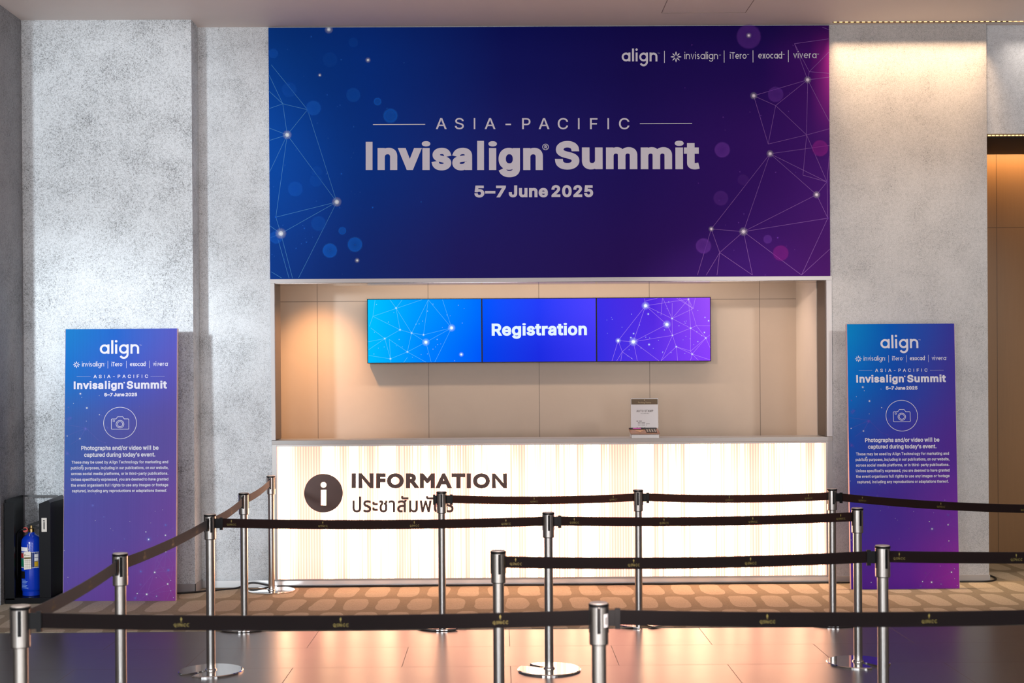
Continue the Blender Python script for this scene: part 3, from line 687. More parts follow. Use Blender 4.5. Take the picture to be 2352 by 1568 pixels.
for i in range(3):
    root = empty('display_screen', (SX0+i*SW, SY, SZ0), 0, lab[i], 'screen', 'wall mounted screens behind the counter')
    b = MB(); b.box(.0, SW, .004, .085, 0, sh); b.build('housing', M['black'], root)
    b = MB(); e = .006
    for x0, x1, z0, z1 in ((0, SW, 0, e), (0, SW, sh-e, sh), (0, e, e, sh-e), (SW-e, SW, e, sh-e)): b.box(x0, x1, -.003, .004, z0, z1)
    b.build('bezel', M['gloss_black'], root)
    pn = MB(); pn.box(e, SW-e, -.0005, .004, e, sh-e)
    b = MB(); b.box(SW*.3, SW*.7, .085, 1.10-SY-.002, sh*.3, sh*.7); b.build('wall_bracket', M['black'], root)
    if i == 0:
        cl = lambda pts: [(e+(x-715)/773.0*(SW-2*e), e+(690-y)/435.0*(sh-2*e)) for x, y in pts]
        prs = [[(750,370),(765,258)], [(750,370),(934,464)], [(908,314),(868,258)], [(750,370),(1085,257)], [(908,314),(934,464)], [(908,314),(1013,487)], [(934,464),(1013,487)], [(934,464),(830,524)],
               [(735,450),(830,524)], [(830,524),(718,545)], [(830,524),(867,664)], [(860,530),(983,617)], [(1013,487),(1128,258)], [(1013,487),(983,617)], [(1013,487),(1094,500)], [(1013,487),(1110,551)],
               [(1094,500),(1286,453)], [(1094,500),(1128,258)], [(1128,258),(1286,453)], [(1225,258),(1286,453)], [(1110,551),(1286,453)], [(1110,551),(983,617)], [(1110,551),(1145,688)],
               [(1286,453),(1170,688)], [(983,617),(867,664)], [(983,617),(1110,689)], [(983,655),(958,689)], [(720,640),(867,664)], [(860,530),(870,689)], [(750,370),(725,440)], [(720,600),(830,524)], [(908,314),(950,258)]]
        big = [(1286,453,22), (1110,551,22), (1351,637,14)]; sm_ = [(908,314,9), (934,464,9), (1013,487,9), (830,524,9), (1094,500,9), (983,617,9), (867,664,9)]
        tiny = [(855,410,4), (893,345,3), (1333,297,4), (1372,320,3), (1359,420,4), (1255,363,4), (1277,369,3), (1187,532,5), (1190,568,4), (1211,563,3), (1158,599,4), (1176,584,3), (908,574,3), (949,582,3), (1120,632,4), (1077,636,3), (775,288,4), (786,590,3), (1160,288,4), (1018,654,3), (760,480,3), (1223,450,3), (1043,426,4), (1065,424,4), (1089,405,4), (1122,336,5), (928,531,4), (825,582,3), (1305,680,4), (755,630,4)]
    elif i == 2:
        cl = lambda pts: [(e+(x-222)/820.0*(SW-2*e), e+(723-y)/460.0*(sh-2*e)) for x, y in pts]
        prs = [[(574,319),(374,573)], [(574,319),(484,582)], [(574,319),(728,457)], [(574,319),(766,414)], [(574,319),(886,273)], [(574,319),(567,266)], [(567,285),(660,265)], [(766,414),(886,273)], [(766,414),(901,485)],
               [(766,414),(768,537)], [(766,414),(700,265)], [(728,457),(484,582)], [(728,457),(768,537)], [(484,582),(768,537)], [(484,582),(374,573)], [(484,582),(403,655)], [(484,582),(512,722)], [(484,582),(668,722)],
               [(374,573),(328,722)], [(374,573),(403,655)], [(403,655),(362,722)], [(403,655),(392,722)], [(403,655),(480,710)], [(768,537),(901,485)], [(768,537),(795,620)], [(768,537),(685,722)], [(795,620),(910,675)],
               [(795,620),(685,722)], [(795,620),(805,722)], [(795,620),(898,652)], [(901,485),(942,467)], [(901,485),(886,273)], [(901,485),(1010,558)], [(901,485),(898,655)], [(942,467),(1041,469)], [(942,467),(886,273)],
               [(920,342),(820,265)], [(920,342),(935,265)], [(920,342),(766,414)], [(886,273),(920,342)], [(1010,558),(1041,535)], [(1010,558),(898,655)], [(1010,558),(1041,630)], [(910,675),(1010,558)], [(910,675),(898,722)],
               [(910,675),(955,721)], [(910,675),(1041,718)], [(942,467),(1010,558)], [(685,390),(697,265)], [(766,414),(768,300)], [(898,652),(910,675)], [(800,265),(920,342)]]
        big = [(574,319,24), (728,457,24), (374,573,17), (484,582,26)]; sm_ = [(886,273,9), (766,414,9), (901,485,9), (768,537,8), (795,620,9), (1010,558,9), (910,675,10), (593,380,9), (598,603,10), (486,522,8), (466,552,8), (1000,517,8), (1031,432,8), (1005,407,6)]
        tiny = [(472,380,5), (529,460,5), (332,417,4), (326,403,3), (293,422,3), (402,475,4), (296,519,3), (816,467,5), (855,435,4), (868,433,4), (864,448,4), (858,447,3), (710,497,5), (708,448,5), (666,573,4), (574,549,5), (540,628,5), (697,657,5), (695,663,4), (757,663,5), (952,584,6), (857,670,4), (895,563,4), (865,545,4), (980,540,5), (945,512,5), (953,356,4), (922,606,4), (845,570,3), (628,632,4), (453,640,4), (444,686,4), (472,703,4), (664,368,5), (730,340,4), (742,292,5), (602,555,4)]
    if i != 1:
        b = MB(); b.alpha = .55; idp = lambda off: (lambda x, z: (x, off, z))
        for a in prs: ribbon(b, idp(-.0012), cl(a), .0022)
        b.cur = 1
        for x, y, r in big: X, Z = cl([(x, y)])[0]; glow(b, idp(-.0018), X, Z, r*.0016, 1.0); glow(b, idp(-.0020), X, Z, r*.0008, 1.0)
        for x, y, r in sm_: X, Z = cl([(x, y)])[0]; glow(b, idp(-.0018), X, Z, r*.0014, .9, n=12)
        for x, y, r in tiny: X, Z = cl([(x, y)])[0]; glow(b, idp(-.0016), X, Z, r*.0014, .6, n=8)
        pn.absorb(b, 1); pn.build('panel', [scr_mats[i], line_e[i], dot_e], root, fix=False)
    else:
        pn.build('panel', scr_mats[i], root)
        b = MB(); kx = SW/263.5
        text_on(b, lambda x, z: (x, -.0012, z), 'Registration', (1129-1106.5)*kx, (1348-1106.5)*kx, (832.5-770.8)*kx, 28.0*kx, bold=.034, sp=1.06, res=4)
        b.build('screen_lettering', txt_m, root, fix=False)

# ------------------------------------------------------------------ parking-stamp device and its card holder
dev = empty('stamp_machine', (1.178, .10, 1.186), 0, 'small white and brown parking stamp machine with keypad on the counter ledge', 'stamp machine')
b = MB(); b.prism([(-.082, 0), (.082, 0), (.082, .058), (-.078, .026)], -.108, .112, 'X'); b.build('housing', M['white'], dev)
sl = lambda x, t, o=0: (x, -.088+.176*t, .029+.0345*t+o)
def slab(b, x0, x1, t0, t1, o0, o1):
    b.add([sl(x0,t0,o0), sl(x1,t0,o0), sl(x1,t1,o0), sl(x0,t1,o0), sl(x0,t0,o1), sl(x1,t0,o1), sl(x1,t1,o1), sl(x0,t1,o1)],
          [(0,3,2,1),(4,5,6,7),(0,1,5,4),(1,2,6,5),(2,3,7,6),(3,0,4,7)])
b = MB(); slab(b, -.118, .118, 0, 1, 0, .010); b.build('top_plate', simple('brown_plate', (.30, .13, .055), .25), dev)
b = MB(); slab(b, -.116, .108, .72, .99, .0101, .0125); b.build('reader_bar', M['gloss_black'], dev)
b = MB(); slab(b, -.085, -.02, .80, .93, .0126, .0142); pk = NT('pink_display'); pe = pk.n('ShaderNodeEmission'); pe.inputs[0].default_value = (.55, .12, .34, 1); pe.inputs[1].default_value = 1.0
b.build('display_window', pk.fin(pe), dev)
b = MB(); slab(b, .012, .098, .10, .70, .0101, .0125); kp = b.build('keypad', M['gloss_black'], dev)
b = MB(); slab(b, .018, .030, .14, .26, .0126, .0146); k0 = b.build('key', simple('grey_key', (.32, .26, .22), .5), kp)
for r_ in range(4):
    for c_ in range(4):
        if r_ or c_:
            kk = k0.copy(); COL.objects.link(kk); kk.parent = kp; kk.location = (c_*.0205, .176*.14*r_, .0345*.14*r_)
b = MB(); b.add([sl(-.075, .52, .0106), sl(-.035, .20, .0106), sl(-.005, .52, .0106)], [(0, 1, 2)]); b.build('arrow_mark', simple('arrow_print', (.62, .36, .20), .5), dev, fix=False)

card = empty('sign_holder', (1.196, .235, 1.186), 0, 'upright white auto stamp card in a clear holder behind the stamp machine', 'sign holder')
b = MB(); b.rbox(-.118, .118, -.035, .05, 0, .006, .001); b.box(-.115, .115, .004, .008, .004, .318)
t_ = NT('clear_acrylic'); t_.fin(t_.pbr((.95, .95, .97, 1), .05, 0, .5, Transmission_Weight=.9)); b.build('holder', t_.m, card)
b = MB(); b.box(-.112, .112, 0, .003, .006, .316); b.build('paper_card', M['paper'], card)
b = MB(); b.box(-.109, .109, -.0012, 0, .266, .311); hd = b.build('header_band', simple('olive_band', (.11, .062, .016), .5), card)
cp = lambda off: (lambda x, z: (x, off, z))
b = MB(); text_on(b, cp(-.002), 'Parking Stamp', -.052, .054, .276, .013, font=None, bold=.0, res=2); b.add([(-.005, -.002, .301), (0, -.002, .296), (.005, -.002, .301), (0, -.002, .307)], [(0, 1, 2, 3)]); b.build('band_lettering', simple('tan_print', (.48, .36, .20), .6), hd, fix=False)
b = MB(); text_on(b, cp(-.001), 'AUTO STAMP', -.067, .072, .204, .018, bold=.02, sp=1.05, res=2)
text_on(b, cp(-.001), '( For PARKING )', -.032, .038, .188, .008, res=1)
for z, x0, x1, h_ in ((.126, -.067, -.02, .006), (.114, -.055, .01, .004), (.104, -.055, .048, .004), (.094, -.055, .022, .004), (.071, -.067, .014, .005)):
    n_ = int((x1-x0)/.0075)
    for k in range(n_):
        xa = x0+k*.0075
        if (k*7+int(z*1000)) % 5: b.add([(xa, -.001, z), (xa+.0062, -.001, z), (xa+.0062, -.001, z+h_), (xa, -.001, z+h_)], [(0, 1, 2, 3)])
b.build('card_lettering', simple('grey_print', (.16, .14, .14), .7), card, fix=False)

# ------------------------------------------------------------------ the two standing signs
def board(name, loc, w, hgt, lean, rz, mat, label, line_cols):
    root = empty(name, loc, rz, label, 'sign', 'standing notice boards')
    root.rotation_euler = (0, 0, rz)
    # local frame of the leaning board: x across, z up the face
    cl_, sl_ = math.cos(lean), math.sin(lean)
    tilt = Matrix.Rotation(-lean, 4, 'X')
    def put(b, nm, mats, fix=True, par=None):
        o = b.build(nm, mats, root, fix=fix); o.rotation_euler = (-lean, 0, 0)
        return o
    pn = MB(); pn.box(0, w, 0, .03, 0, hgt)
    b = MB(); b.box(w-.0006, w+.002, -.0006, .031, 0, hgt); b.box(-.002, .0006, -.0006, .031, 0, hgt); put(b, 'edge_tape', simple('pink_board_edge', (.52, .36, .42), .6))
    # folding support behind
    b = MB(); z1 = hgt*.62; A = Vector((0, .035+z1*sl_, z1*cl_)); D = .27
    for x in (w*.36, w*.64): b.tube([(x, A.y, A.z), (x, A.y+.02+D*.6 if False else .035+D, .012)], .010, 8)
    b.box(w*.36, w*.64, .035+D-.008, .035+D+.008, .004, .02)
    b.build('support_leg', M['black'], root)
    def SP(off):
        def f(cx, cy):      # print layout grid
            px = cx/3.825+140; py = cy/3.825+730; t = (py-738)/643.0
            u = (px-(152-6*t))/(254+3*t)
            return (u*w, off, (1-t)*hgt)
        return f
    P = SP(-.0014); Tt = up_(SP(-.002)); Pt = SP(-.002)
    b = MB(); b.alpha = .30; b.cur = 0
    g = lambda x, y: ((x/1.806-140)*3.825, (y/1.806+700-730)*3.825)
    h2 = lambda x, y: ((x/5.228+130-140)*3.825, (y/5.228+1100-730)*3.825)
    for a in [[(1390,575),(1305,665)], [(1390,575),(1424,570)], [(1390,575),(1418,640)], [(1305,665),(1424,700)], [(1310,868),(1424,860)], [(1310,868),(1200,960)], [(1310,868),(1175,1120)], [(1310,868),(1395,1035)], [(1310,868),(1300,1060)],
              [(1200,960),(1370,1220)], [(1200,960),(1175,1120)], [(1175,1120),(1424,1095)], [(1175,1120),(1083,1388)], [(1175,1120),(970,1378)], [(1175,1120),(1333,1263)], [(1175,1085),(1424,1030)], [(1300,1060),(1370,1220)], [(1395,1035),(1370,1220)],
              [(1370,1220),(1424,1250)], [(1370,1220),(1333,1263)], [(1333,1263),(1083,1388)], [(1333,1263),(1370,1345)], [(1083,1388),(1370,1345)], [(1083,1388),(970,1378)], [(970,1378),(945,1460)], [(970,1378),(1000,1462)], [(1083,1388),(1000,1462)],
              [(1083,1388),(1230,1462)], [(1083,1388),(1110,1462)], [(1370,1345),(1320,1462)], [(1370,1345),(1424,1330)], [(90,1085),(155,1290)], [(150,1300),(210,1415)], [(1370,1345),(1410,1462)]]:
        ribbon(b, P, [h2(*p) for p in a], 1.9)
    for a in [[(60,1000),(225,930)], [(225,930),(330,1040)], [(330,1040),(390,1065)], [(170,1027),(90,1080)], [(30,1110),(95,1190)], [(225,930),(50,900)], [(170,1027),(225,930)]]:
        ribbon(b, P, a, 1.7)
    b.cur = 1; P2_ = SP(-.0017)
    for x, y, r, a in ((90,838,18,.5), (70,742,10,.7), (360,822,10,.5), (410,930,30,.3), (220,938,26,.6), (75,850,40,.25), (390,1065,10,.6), (60,1160,30,.4), (690,738,10,.5), (840,594,9,.5), (995,842,9,.5), (415,495,8,.8)):
        glow(b, P2_, x, y, r, a, n=14)
    for x, y, r, a in ((440,295,32,.5), (572,437,15,.7), (818,710,14,.7), (1308,540,34,.5), (1105,715,50,.6), (1012,1108,34,.5), (1340,1095,40,.5), (1212,670,9,.8), (945,1435,34,.4), (1200,1410,34,.3), (1010,1270,24,.3)):
        X, Y = h2(x, y); glow(b, P2_, X, Y, r*.73, a, n=14)
    b.cur = 2; P3_ = SP(-.0020)
    for x, y, r in ((175,619,14), (232,749,14), (341,811,8), (227,868,5), (60,1002,8), (171,1027,12), (190,1273,14), (115,707,5), (340,638,5), (188,652,5), (40,1490,5), (390,1310,6)):
        glow(b, P3_, x, y, r, .95, n=12)
    for x, y, r in ((1073,623,10), (1105,715,15), (1305,665,14), (1178,1120,17), (1333,1263,16), (970,1378,12), (1083,1388,18), (1310,868,10), (333,1384,9), (143,1177,7), (98,848,7), (1370,1220,6), (1370,1345,6), (652,580,5), (680,602,4), (1130,512,4), (882,493,5), (470,482,5), (1184,370,4), (1272,352,5), (1196,1185,5), (1200,1412,6), (1402,1430,7), (108,102,5), (472,152,5), (210,1415,5), (694,840,4)):
        X, Y = h2(x, y); glow(b, P3_, X, Y, r*.85, .95, n=12)
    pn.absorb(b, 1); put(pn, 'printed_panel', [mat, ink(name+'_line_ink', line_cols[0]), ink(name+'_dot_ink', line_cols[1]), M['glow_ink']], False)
    b = MB(); logo(b, Tt, 'align', 345, 687, -258, 86, .215, .19); tm(b, Pt, 690, 178, 9)
    put(b, 'logo', M['white_ink'], False)
    b = MB(); star(b, Tt, 142, -355, 32)
    for x in (415, 577, 776): ribbon(b, Pt, [(x, 322), (x, 390)], 2.6)
    logo(b, Tt, 'invisalign', 190, 382, -372, 31, .17, .19); logo(b, Tt, 'iTero', 447, 540, -372, 29, .2, .16)
    logo(b, Tt, 'exocad', 608, 742, -372, 30, .22, .13); logo(b, Tt, 'vivera', 806, 935, -372, 30, .2, .2)
    for x, y in ((385, 345), (543, 345), (745, 345), (937, 345)): ribbon(b, Pt, [(x, y), (x+9, y)], 1.6)
    put(b, 'logo_row', M['white_ink'], False)
    b = MB(); text_on(b, Tt, 'ASIA-PACIFIC', 290, 765, -478, 29, bold=.012, sp=1.55, res=2)
    ribbon(b, Pt, [(143, 463), (265, 463)], 1.3); ribbon(b, Pt, [(787, 466), (910, 466)], 1.3)
    text_on(b, Tt, 'Invisalign', 118, 548, -577, 70, bold=.036, sp=1.09); text_on(b, Tt, 'Summit', 578, 930, -577, 70, bold=.036, sp=1.09); disc(b, Pt, 557, 521, 7, 12)
    text_on(b, Tt, '5–7', 383, 458, -645, 32, bold=.042, sp=1.05); text_on(b, Tt, 'June', 466, 560, -645, 32, bold=.042, sp=1.05); text_on(b, Tt, '2025', 568, 670, -645, 32, bold=.042, sp=1.05)
    put(b, 'title_lettering', M['white_ink'], False)
    b = MB(); ribbon(b, Pt, arc(521, 887, 143, 0, 360, 60)[:-1], 4.4, True)
    ribbon(b, Pt, [(450, 850), (486, 850), (500, 830), (544, 830), (558, 850), (593, 850), (598, 855), (598, 938), (593, 943), (450, 943), (445, 938), (445, 855)], 4.4, True)
    ribbon(b, Pt, arc(521, 897, 34, 0, 360, 32)[:-1], 4.4, True); ribbon(b, Pt, arc(521, 897, 23, 0, 360, 28)[:-1], 4.4, True); ribbon(b, Pt, arc(467, 868, 7.5, 0, 360, 16)[:-1], 3.4, True)
    put(b, 'camera_icon', M['white_ink'], False)
    b = MB()
    text_on(b, Tt, 'Photographs and/or video will be', 183, 857, -1131, 38, bold=.027, sp=1.03, res=2, word=.85)
    text_on(b, Tt, "captured during today’s event.", 208, 828, -1192, 38, bold=.027, sp=1.03, res=2, word=.85)
    put(b, 'notice_heading', M['white_ink'], False); b = MB()
    for s_, x0, x1, yb in (('These may be used by Align Technology for marketing and', 98, 940, 1253), ('publicity purposes, including in our publications, on our website,', 93, 943, 1305),
                           ('across social media platforms, or in third-party publications.', 95, 941, 1357), ('Unless specifically expressed, you are deemed to have granted', 93, 942, 1409),
                           ('the event organisers full rights to use any images or footage', 93, 941, 1461), ('captured, including any reproductions or adaptations thereof.', 101, 931, 1512)):
        text_on(b, Tt, s_, x0, x1, -yb, 26, bold=.020, sp=1.04, res=1, word=.9)
    put(b, 'notice_lettering', M['white_ink'], False)
    return root
M['glow_ink'] = ink('sign_glow_ink', (.88, .93, 1.0))
SWL, SHL = .862, 2.075
gl = gradient('left_sign_hazed_print', SWL, SHL, [  # print colours greyed to include the board's glossy haze
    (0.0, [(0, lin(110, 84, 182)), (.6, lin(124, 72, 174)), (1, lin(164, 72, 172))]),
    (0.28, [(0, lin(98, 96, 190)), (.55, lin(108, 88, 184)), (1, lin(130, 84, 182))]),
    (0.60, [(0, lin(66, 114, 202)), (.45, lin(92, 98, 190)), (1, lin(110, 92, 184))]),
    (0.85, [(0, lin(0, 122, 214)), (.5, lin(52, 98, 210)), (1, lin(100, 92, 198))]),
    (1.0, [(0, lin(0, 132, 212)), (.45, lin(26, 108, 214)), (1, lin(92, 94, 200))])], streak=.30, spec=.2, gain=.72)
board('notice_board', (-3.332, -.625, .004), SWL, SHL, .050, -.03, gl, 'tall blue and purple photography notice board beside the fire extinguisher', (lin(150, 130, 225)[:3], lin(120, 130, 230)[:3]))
SWR, SHR = .852, 2.085
gr_ = gradient('right_sign_print', SWR, SHR, [
    (0.0, [(0, lin(88, 44, 168)), (.55, lin(110, 44, 172)), (1, lin(164, 52, 176))]),
    (0.28, [(0, lin(72, 60, 180)), (.45, lin(86, 54, 172)), (1, lin(124, 56, 176))]),
    (0.52, [(0, lin(28, 84, 192)), (.4, lin(64, 62, 176)), (1, lin(92, 50, 160))]),
    (0.80, [(0, lin(0, 118, 212)), (.45, lin(22, 84, 194)), (1, lin(74, 58, 164))]),
    (1.0, [(0, lin(0, 138, 212)), (.4, lin(6, 100, 206)), (1, lin(62, 62, 170))])], streak=.12, gain=.85)
board('notice_board', (2.752, -.345, .004), SWR, SHR, .045, .0, gr_, 'tall blue and purple photography notice board against the right concrete pillar', (lin(150, 100, 205)[:3], lin(110, 90, 210)[:3]))

# ------------------------------------------------------------------ extinguisher and its stand
stand = empty('extinguisher_stand', (-3.56, -.55, .004), 0, 'black metal corner stand holding the blue fire extinguisher', 'stand')
b = MB(); b.rbox(-.172, .185, -.19, .20, 0, .045, .004); b.build('tray', M['gloss_black'], stand)
b = MB(); b.prism([(-.174, .03), (-.155, .03), (-.155, .79), (-.174, .78)], -.17, .19); b.box(-.174, -.10, -.19, -.17, .03, .76); b.build('left_panel', M['gloss_black'], stand)
b = MB(); b.prism([(.085, .03), (.17, .03), (.17, .755), (.155, .778), (.085, .752)], -.18, -.165); b.box(.16, .17, -.165, .19, .03, .76); b.build('right_panel', M['gloss_black'], stand)
b = MB(); b.add([(.085, -.18, .752), (.155, -.18, .778), (.17, -.18, .755), (.17, .17, .765), (.150, .18, .79), (.10, .18, .775)], [(0, 1, 4, 5), (1, 2, 3, 4)]); b.box(-.172, .11, .175, .19, .775, .787); b.build('top_bar', simple('grey_lacquer', (.05, .052, .058), .35), stand)
b = MB(); b.rbox(.103, .143, -.1825, -.18, .54, .645, .001); pl_ = b.build('pictogram_plate', simple('cream_plate', (.62, .58, .52), .5), stand)
b = MB(); b.box(.119, .127, -.184, -.1826, .56, .612); b.box(.121, .125, -.184, -.1826, .612, .622); b.box(.115, .129, -.184, -.1826, .622, .627); b.build('pictogram', M['black'], pl_)

ext = empty('fire_extinguisher', (-3.575, -.60, .049), 0, 'blue fire extinguisher with white tag standing in the black corner stand', 'fire extinguisher')
b = MB(); b.lathe([(.066, 0), (.069, .004), (.069, .035), (.075, .045), (.0765, .06), (.0765, .40), (.072, .425), (.058, .447), (.036, .462), (.026, .470), (.024, .48)], n=48); b.build('cylinder', simple('blue_enamel', (.004, .035, .42), .16, 0, .6), ext)
b = MB(); b.lathe([(.018, .475), (.021, .48), (.021, .505), (.015, .512), (.015, .53), (.008, .535)], n=24); b.build('valve', simple('brass', (.50, .34, .14), .3, 1.0), ext)
b = MB(); b.lathe([(.020, -.006), (.020, .006)], n=20); o = b.build('pressure_gauge', simple('red_gauge', (.42, .03, .02), .35), ext); o.rotation_euler = (math.radians(90), 0, 0); o.location = (-.040, -.018, .50)
b = MB(); b.prism([(-.03, .515), (.012, .52), (.105, .572), (.10, .580), (.0, .548), (-.03, .535)], -.011, .011); b.build('top_lever', M['black'], ext)
b = MB(); b.prism([(-.02, .500), (.03, .512), (.115, .492), (.117, .502), (.03, .524), (-.02, .515)], -.010, .010); b.build('carry_handle', M['black'], ext)
b = MB(); hp = [(-.02, -.01, .50)]
for k in range(17):
    t = k/16; hp.append((-.04-.062*math.sin(min(1, t*3)*math.pi/2), -.02-.01*t, .505-.02*t-.36*t*t))
b.tube(hp, .009, 10); b.build('hose', M['black'], ext)
def wrap(b, a0, a1, z0, z1, r=.0772, n=10):
    vs = []; 
    for k in range(n+1):
        a = math.radians(a0+(a1-a0)*k/n); vs += [(r*math.cos(a), r*math.sin(a), z0), (r*math.cos(a), r*math.sin(a), z1)]
    b.add(vs, [(2*k, 2*k+2, 2*k+3, 2*k+1) for k in range(n)])
b = MB(); b.cur = 0; wrap(b, 205, 330, .215, .335); b.cur = 1; wrap(b, 207, 328, .218, .332, .0773)
b.cur = 0; wrap(b, 205, 268, .342, .372, .0773)
b.cur = 2; wrap(b, 210, 252, .225, .285, .0775); b.cur = 3; wrap(b, 210, 245, .29, .325, .0775); b.cur = 4; wrap(b, 302, 324, .225, .262, .0775); b.cur = 0; wrap(b, 302, 324, .268, .29, .0775); wrap(b, 302, 324, .295, .318, .0775)
b.cur = 5; wrap(b, 205, 247, .135, .19, .0775); b.cur = 6
for k in range(7): wrap(b, 222, 268-(k*11) % 17, .062+k*.010, .0655+k*.010, .0774)
b.build('label', [M['paper'], simple('navy_label', (.01, .03, .16), .4), simple('green_label', (.01, .16, .08), .4), simple('red_label', (.36, .03, .03), .4), simple('yellow_label', (.60, .36, .02), .4), M['black'], simple('pale_blue_print', (.25, .40, .70), .5)], ext, fix=False)
b = MB(); b.prism([(-.030, .205), (.024, .210), (.022, .335), (.016, .343), (-.026, .340), (-.033, .330)], -.0875, -.0865); tg = b.build('inspection_tag', simple('tag_card', (.74, .68, .60), .7), ext)
b = MB()
b.prism([(-.029, .286), (.021, .288), (.021, .300), (-.029, .298)], -.0885, -.0876)
for z in (.225, .245, .262, .275): b.box(-.027, .02, -.0885, -.0876, z, z+.0012)
for x in (-.015, -.002, .010): b.box(x, x+.0012, -.0885, -.0876, .212, .284)
b.box(-.026, -.020, -.0885, -.0876, .306, .322); b.box(-.014, .012, -.0885, -.0876, .312, .315)
b.build('tag_print', simple('olive_print', (.13, .10, .03), .7), tg)
b = MB(); b.tube([(-.005, -.0865, .336), (-.004, -.07, .42), (.0, -.02, .49)], .0016, 6); b.tube([(-.005, -.0865, .336), (.02, -.068, .41), (.024, -.05, .45)], .0016, 6); b.build('tag_string', M['paper'], ext)

# ------------------------------------------------------------------ cables
def smooth_path(pts, n=10):
    out = []; P = [Vector(p) for p in pts]
    for i in range(len(P)-1):
        p0, p1, p2, p3 = P[max(i-1, 0)], P[i], P[i+1], P[min(i+2, len(P)-1)]
        for k in range(n):
            t = k/n; out.append(.5*((2*p1)+(p2-p0)*t+(2*p0-5*p1+4*p2-p3)*t*t+(3*p1-p0-3*p2+p3)*t**3))
    out.append(P[-1]); return out
rub = simple('black_rubber', (.010, .009, .009), .45)
b = MB(); b.tube(smooth_path([(-2.70, -.30, .011), (-2.50, -.315, .011), (-2.30, -.20, .011), (-2.12, -.085, .011), (-2.06, -.04, .03), (-2.0, -.03, .045), (-1.92, -.035, .035), (-1.84, -.03, .016)]), .007, 8)
tag(b.build('power_cable', rub), 'black cable on the carpet from the left notice board to the counter', 'cable')
pts = [(-1.80, -.022, .012)]+[(-1.6+k*.21, -.020-.012*math.sin(k*1.9)**2, .0115) for k in range(20)]+[(2.62, -.025, .0115), (2.70, -.03, .0115), (2.9, -.035, .0115)]
b = MB(); b.tube(smooth_path(pts, 4), .007, 8)
tag(b.build('power_cable', rub), 'long black cable along the foot of the glowing counter', 'cable')
b = MB(); b.tube(smooth_path([(3.45, -.03, .011), (3.75, -.03, .011), (3.93, -.03, .011), (4.03, .06, .011), (4.07, .22, .011), (4.03, .45, .011), (3.97, .60, .011)]), .007, 8)
tag(b.build('power_cable', rub), 'black cable bending round the foot of the right concrete pillar', 'cable')

# ------------------------------------------------------------------ belt stanchions
HH = .917
def base_plate():
    b = MB(); R = .185; out = []
    w0 = .026; a0 = math.asin(.045/R)
    n = 72
    for k in range(n+1):
        a = a0+(2*math.pi-2*a0)*k/n; out.append((R*math.cos(a), R*math.sin(a)))
    out += [(.135, -w0), (.085, -.020)]
    out += [(.060-.020*math.sin(math.radians(t)) if False else .058+.020*math.cos(math.radians(t)), .020*math.sin(math.radians(t))) for t in (270, 225, 180, 135, 90)]
    out += [(.085, .020), (.135, w0)]
    inn = []
    for x, y in out:
        r = math.hypot(x, y); s_ = (r-.005)/r if r > .15 else 1.0; inn.append((x*s_, y*s_))
    m = len(out)
    vs = [(x, y, .003) for x, y in out]+[(x, y, .010) for x, y in out]+[(x, y, .0135) for x, y in inn]
    fs = [list(range(m))[::-1]]+[(i, (i+1) % m, m+(i+1) % m, m+i) for i in range(m)]+[(m+i, m+(i+1) % m, 2*m+(i+1) % m, 2*m+i) for i in range(m)]+[list(range(2*m, 3*m))]
    b.add(vs, fs); return b
proto = empty('belt_stanchion', (0, 0, 0))
bp = base_plate().build('base_plate', M['mirror'], proto)
b = MB(); b.lathe([(.0335, .013), (.0335, .018), (.0265, .022), (.0255, .03), (.0255, .775)], n=40, cap0=False, cap1=False, crease=.04); pp = b.build('post', M['steel'], proto)
b = MB(); b.lathe([(.0250, .768), (.0325, .770), (.0335, .774), (.0335, .905)], n=48, cap1=False, crease=.04); hd = b.build('head', M['steel'], proto)
for k in range(4):
    b = MB(); b.rbox(-.0062, .0062, -.0350, -.030, .812, .902, .0015); s_ = b.build('belt_slot', M['black'], hd); s_.rotation_euler = (0, 0, k*math.pi/2)
b = MB(); b.lathe([(.0338, .903), (.0355, .905), (.0355, .912), (.0335, .914)], n=48, crease=.04); cp_ = b.build('cap', M['black'], proto)
b = MB(); b.lathe([(.0325, .9140), (.0318, .9168), (.0, .917)], n=48, cap0=False, cap1=False, crease=.04); b.build('cap_disc', simple('satin_cap_disc', (.70, .62, .56), .55, .6), cp_)
bpy.context.view_layer.update()

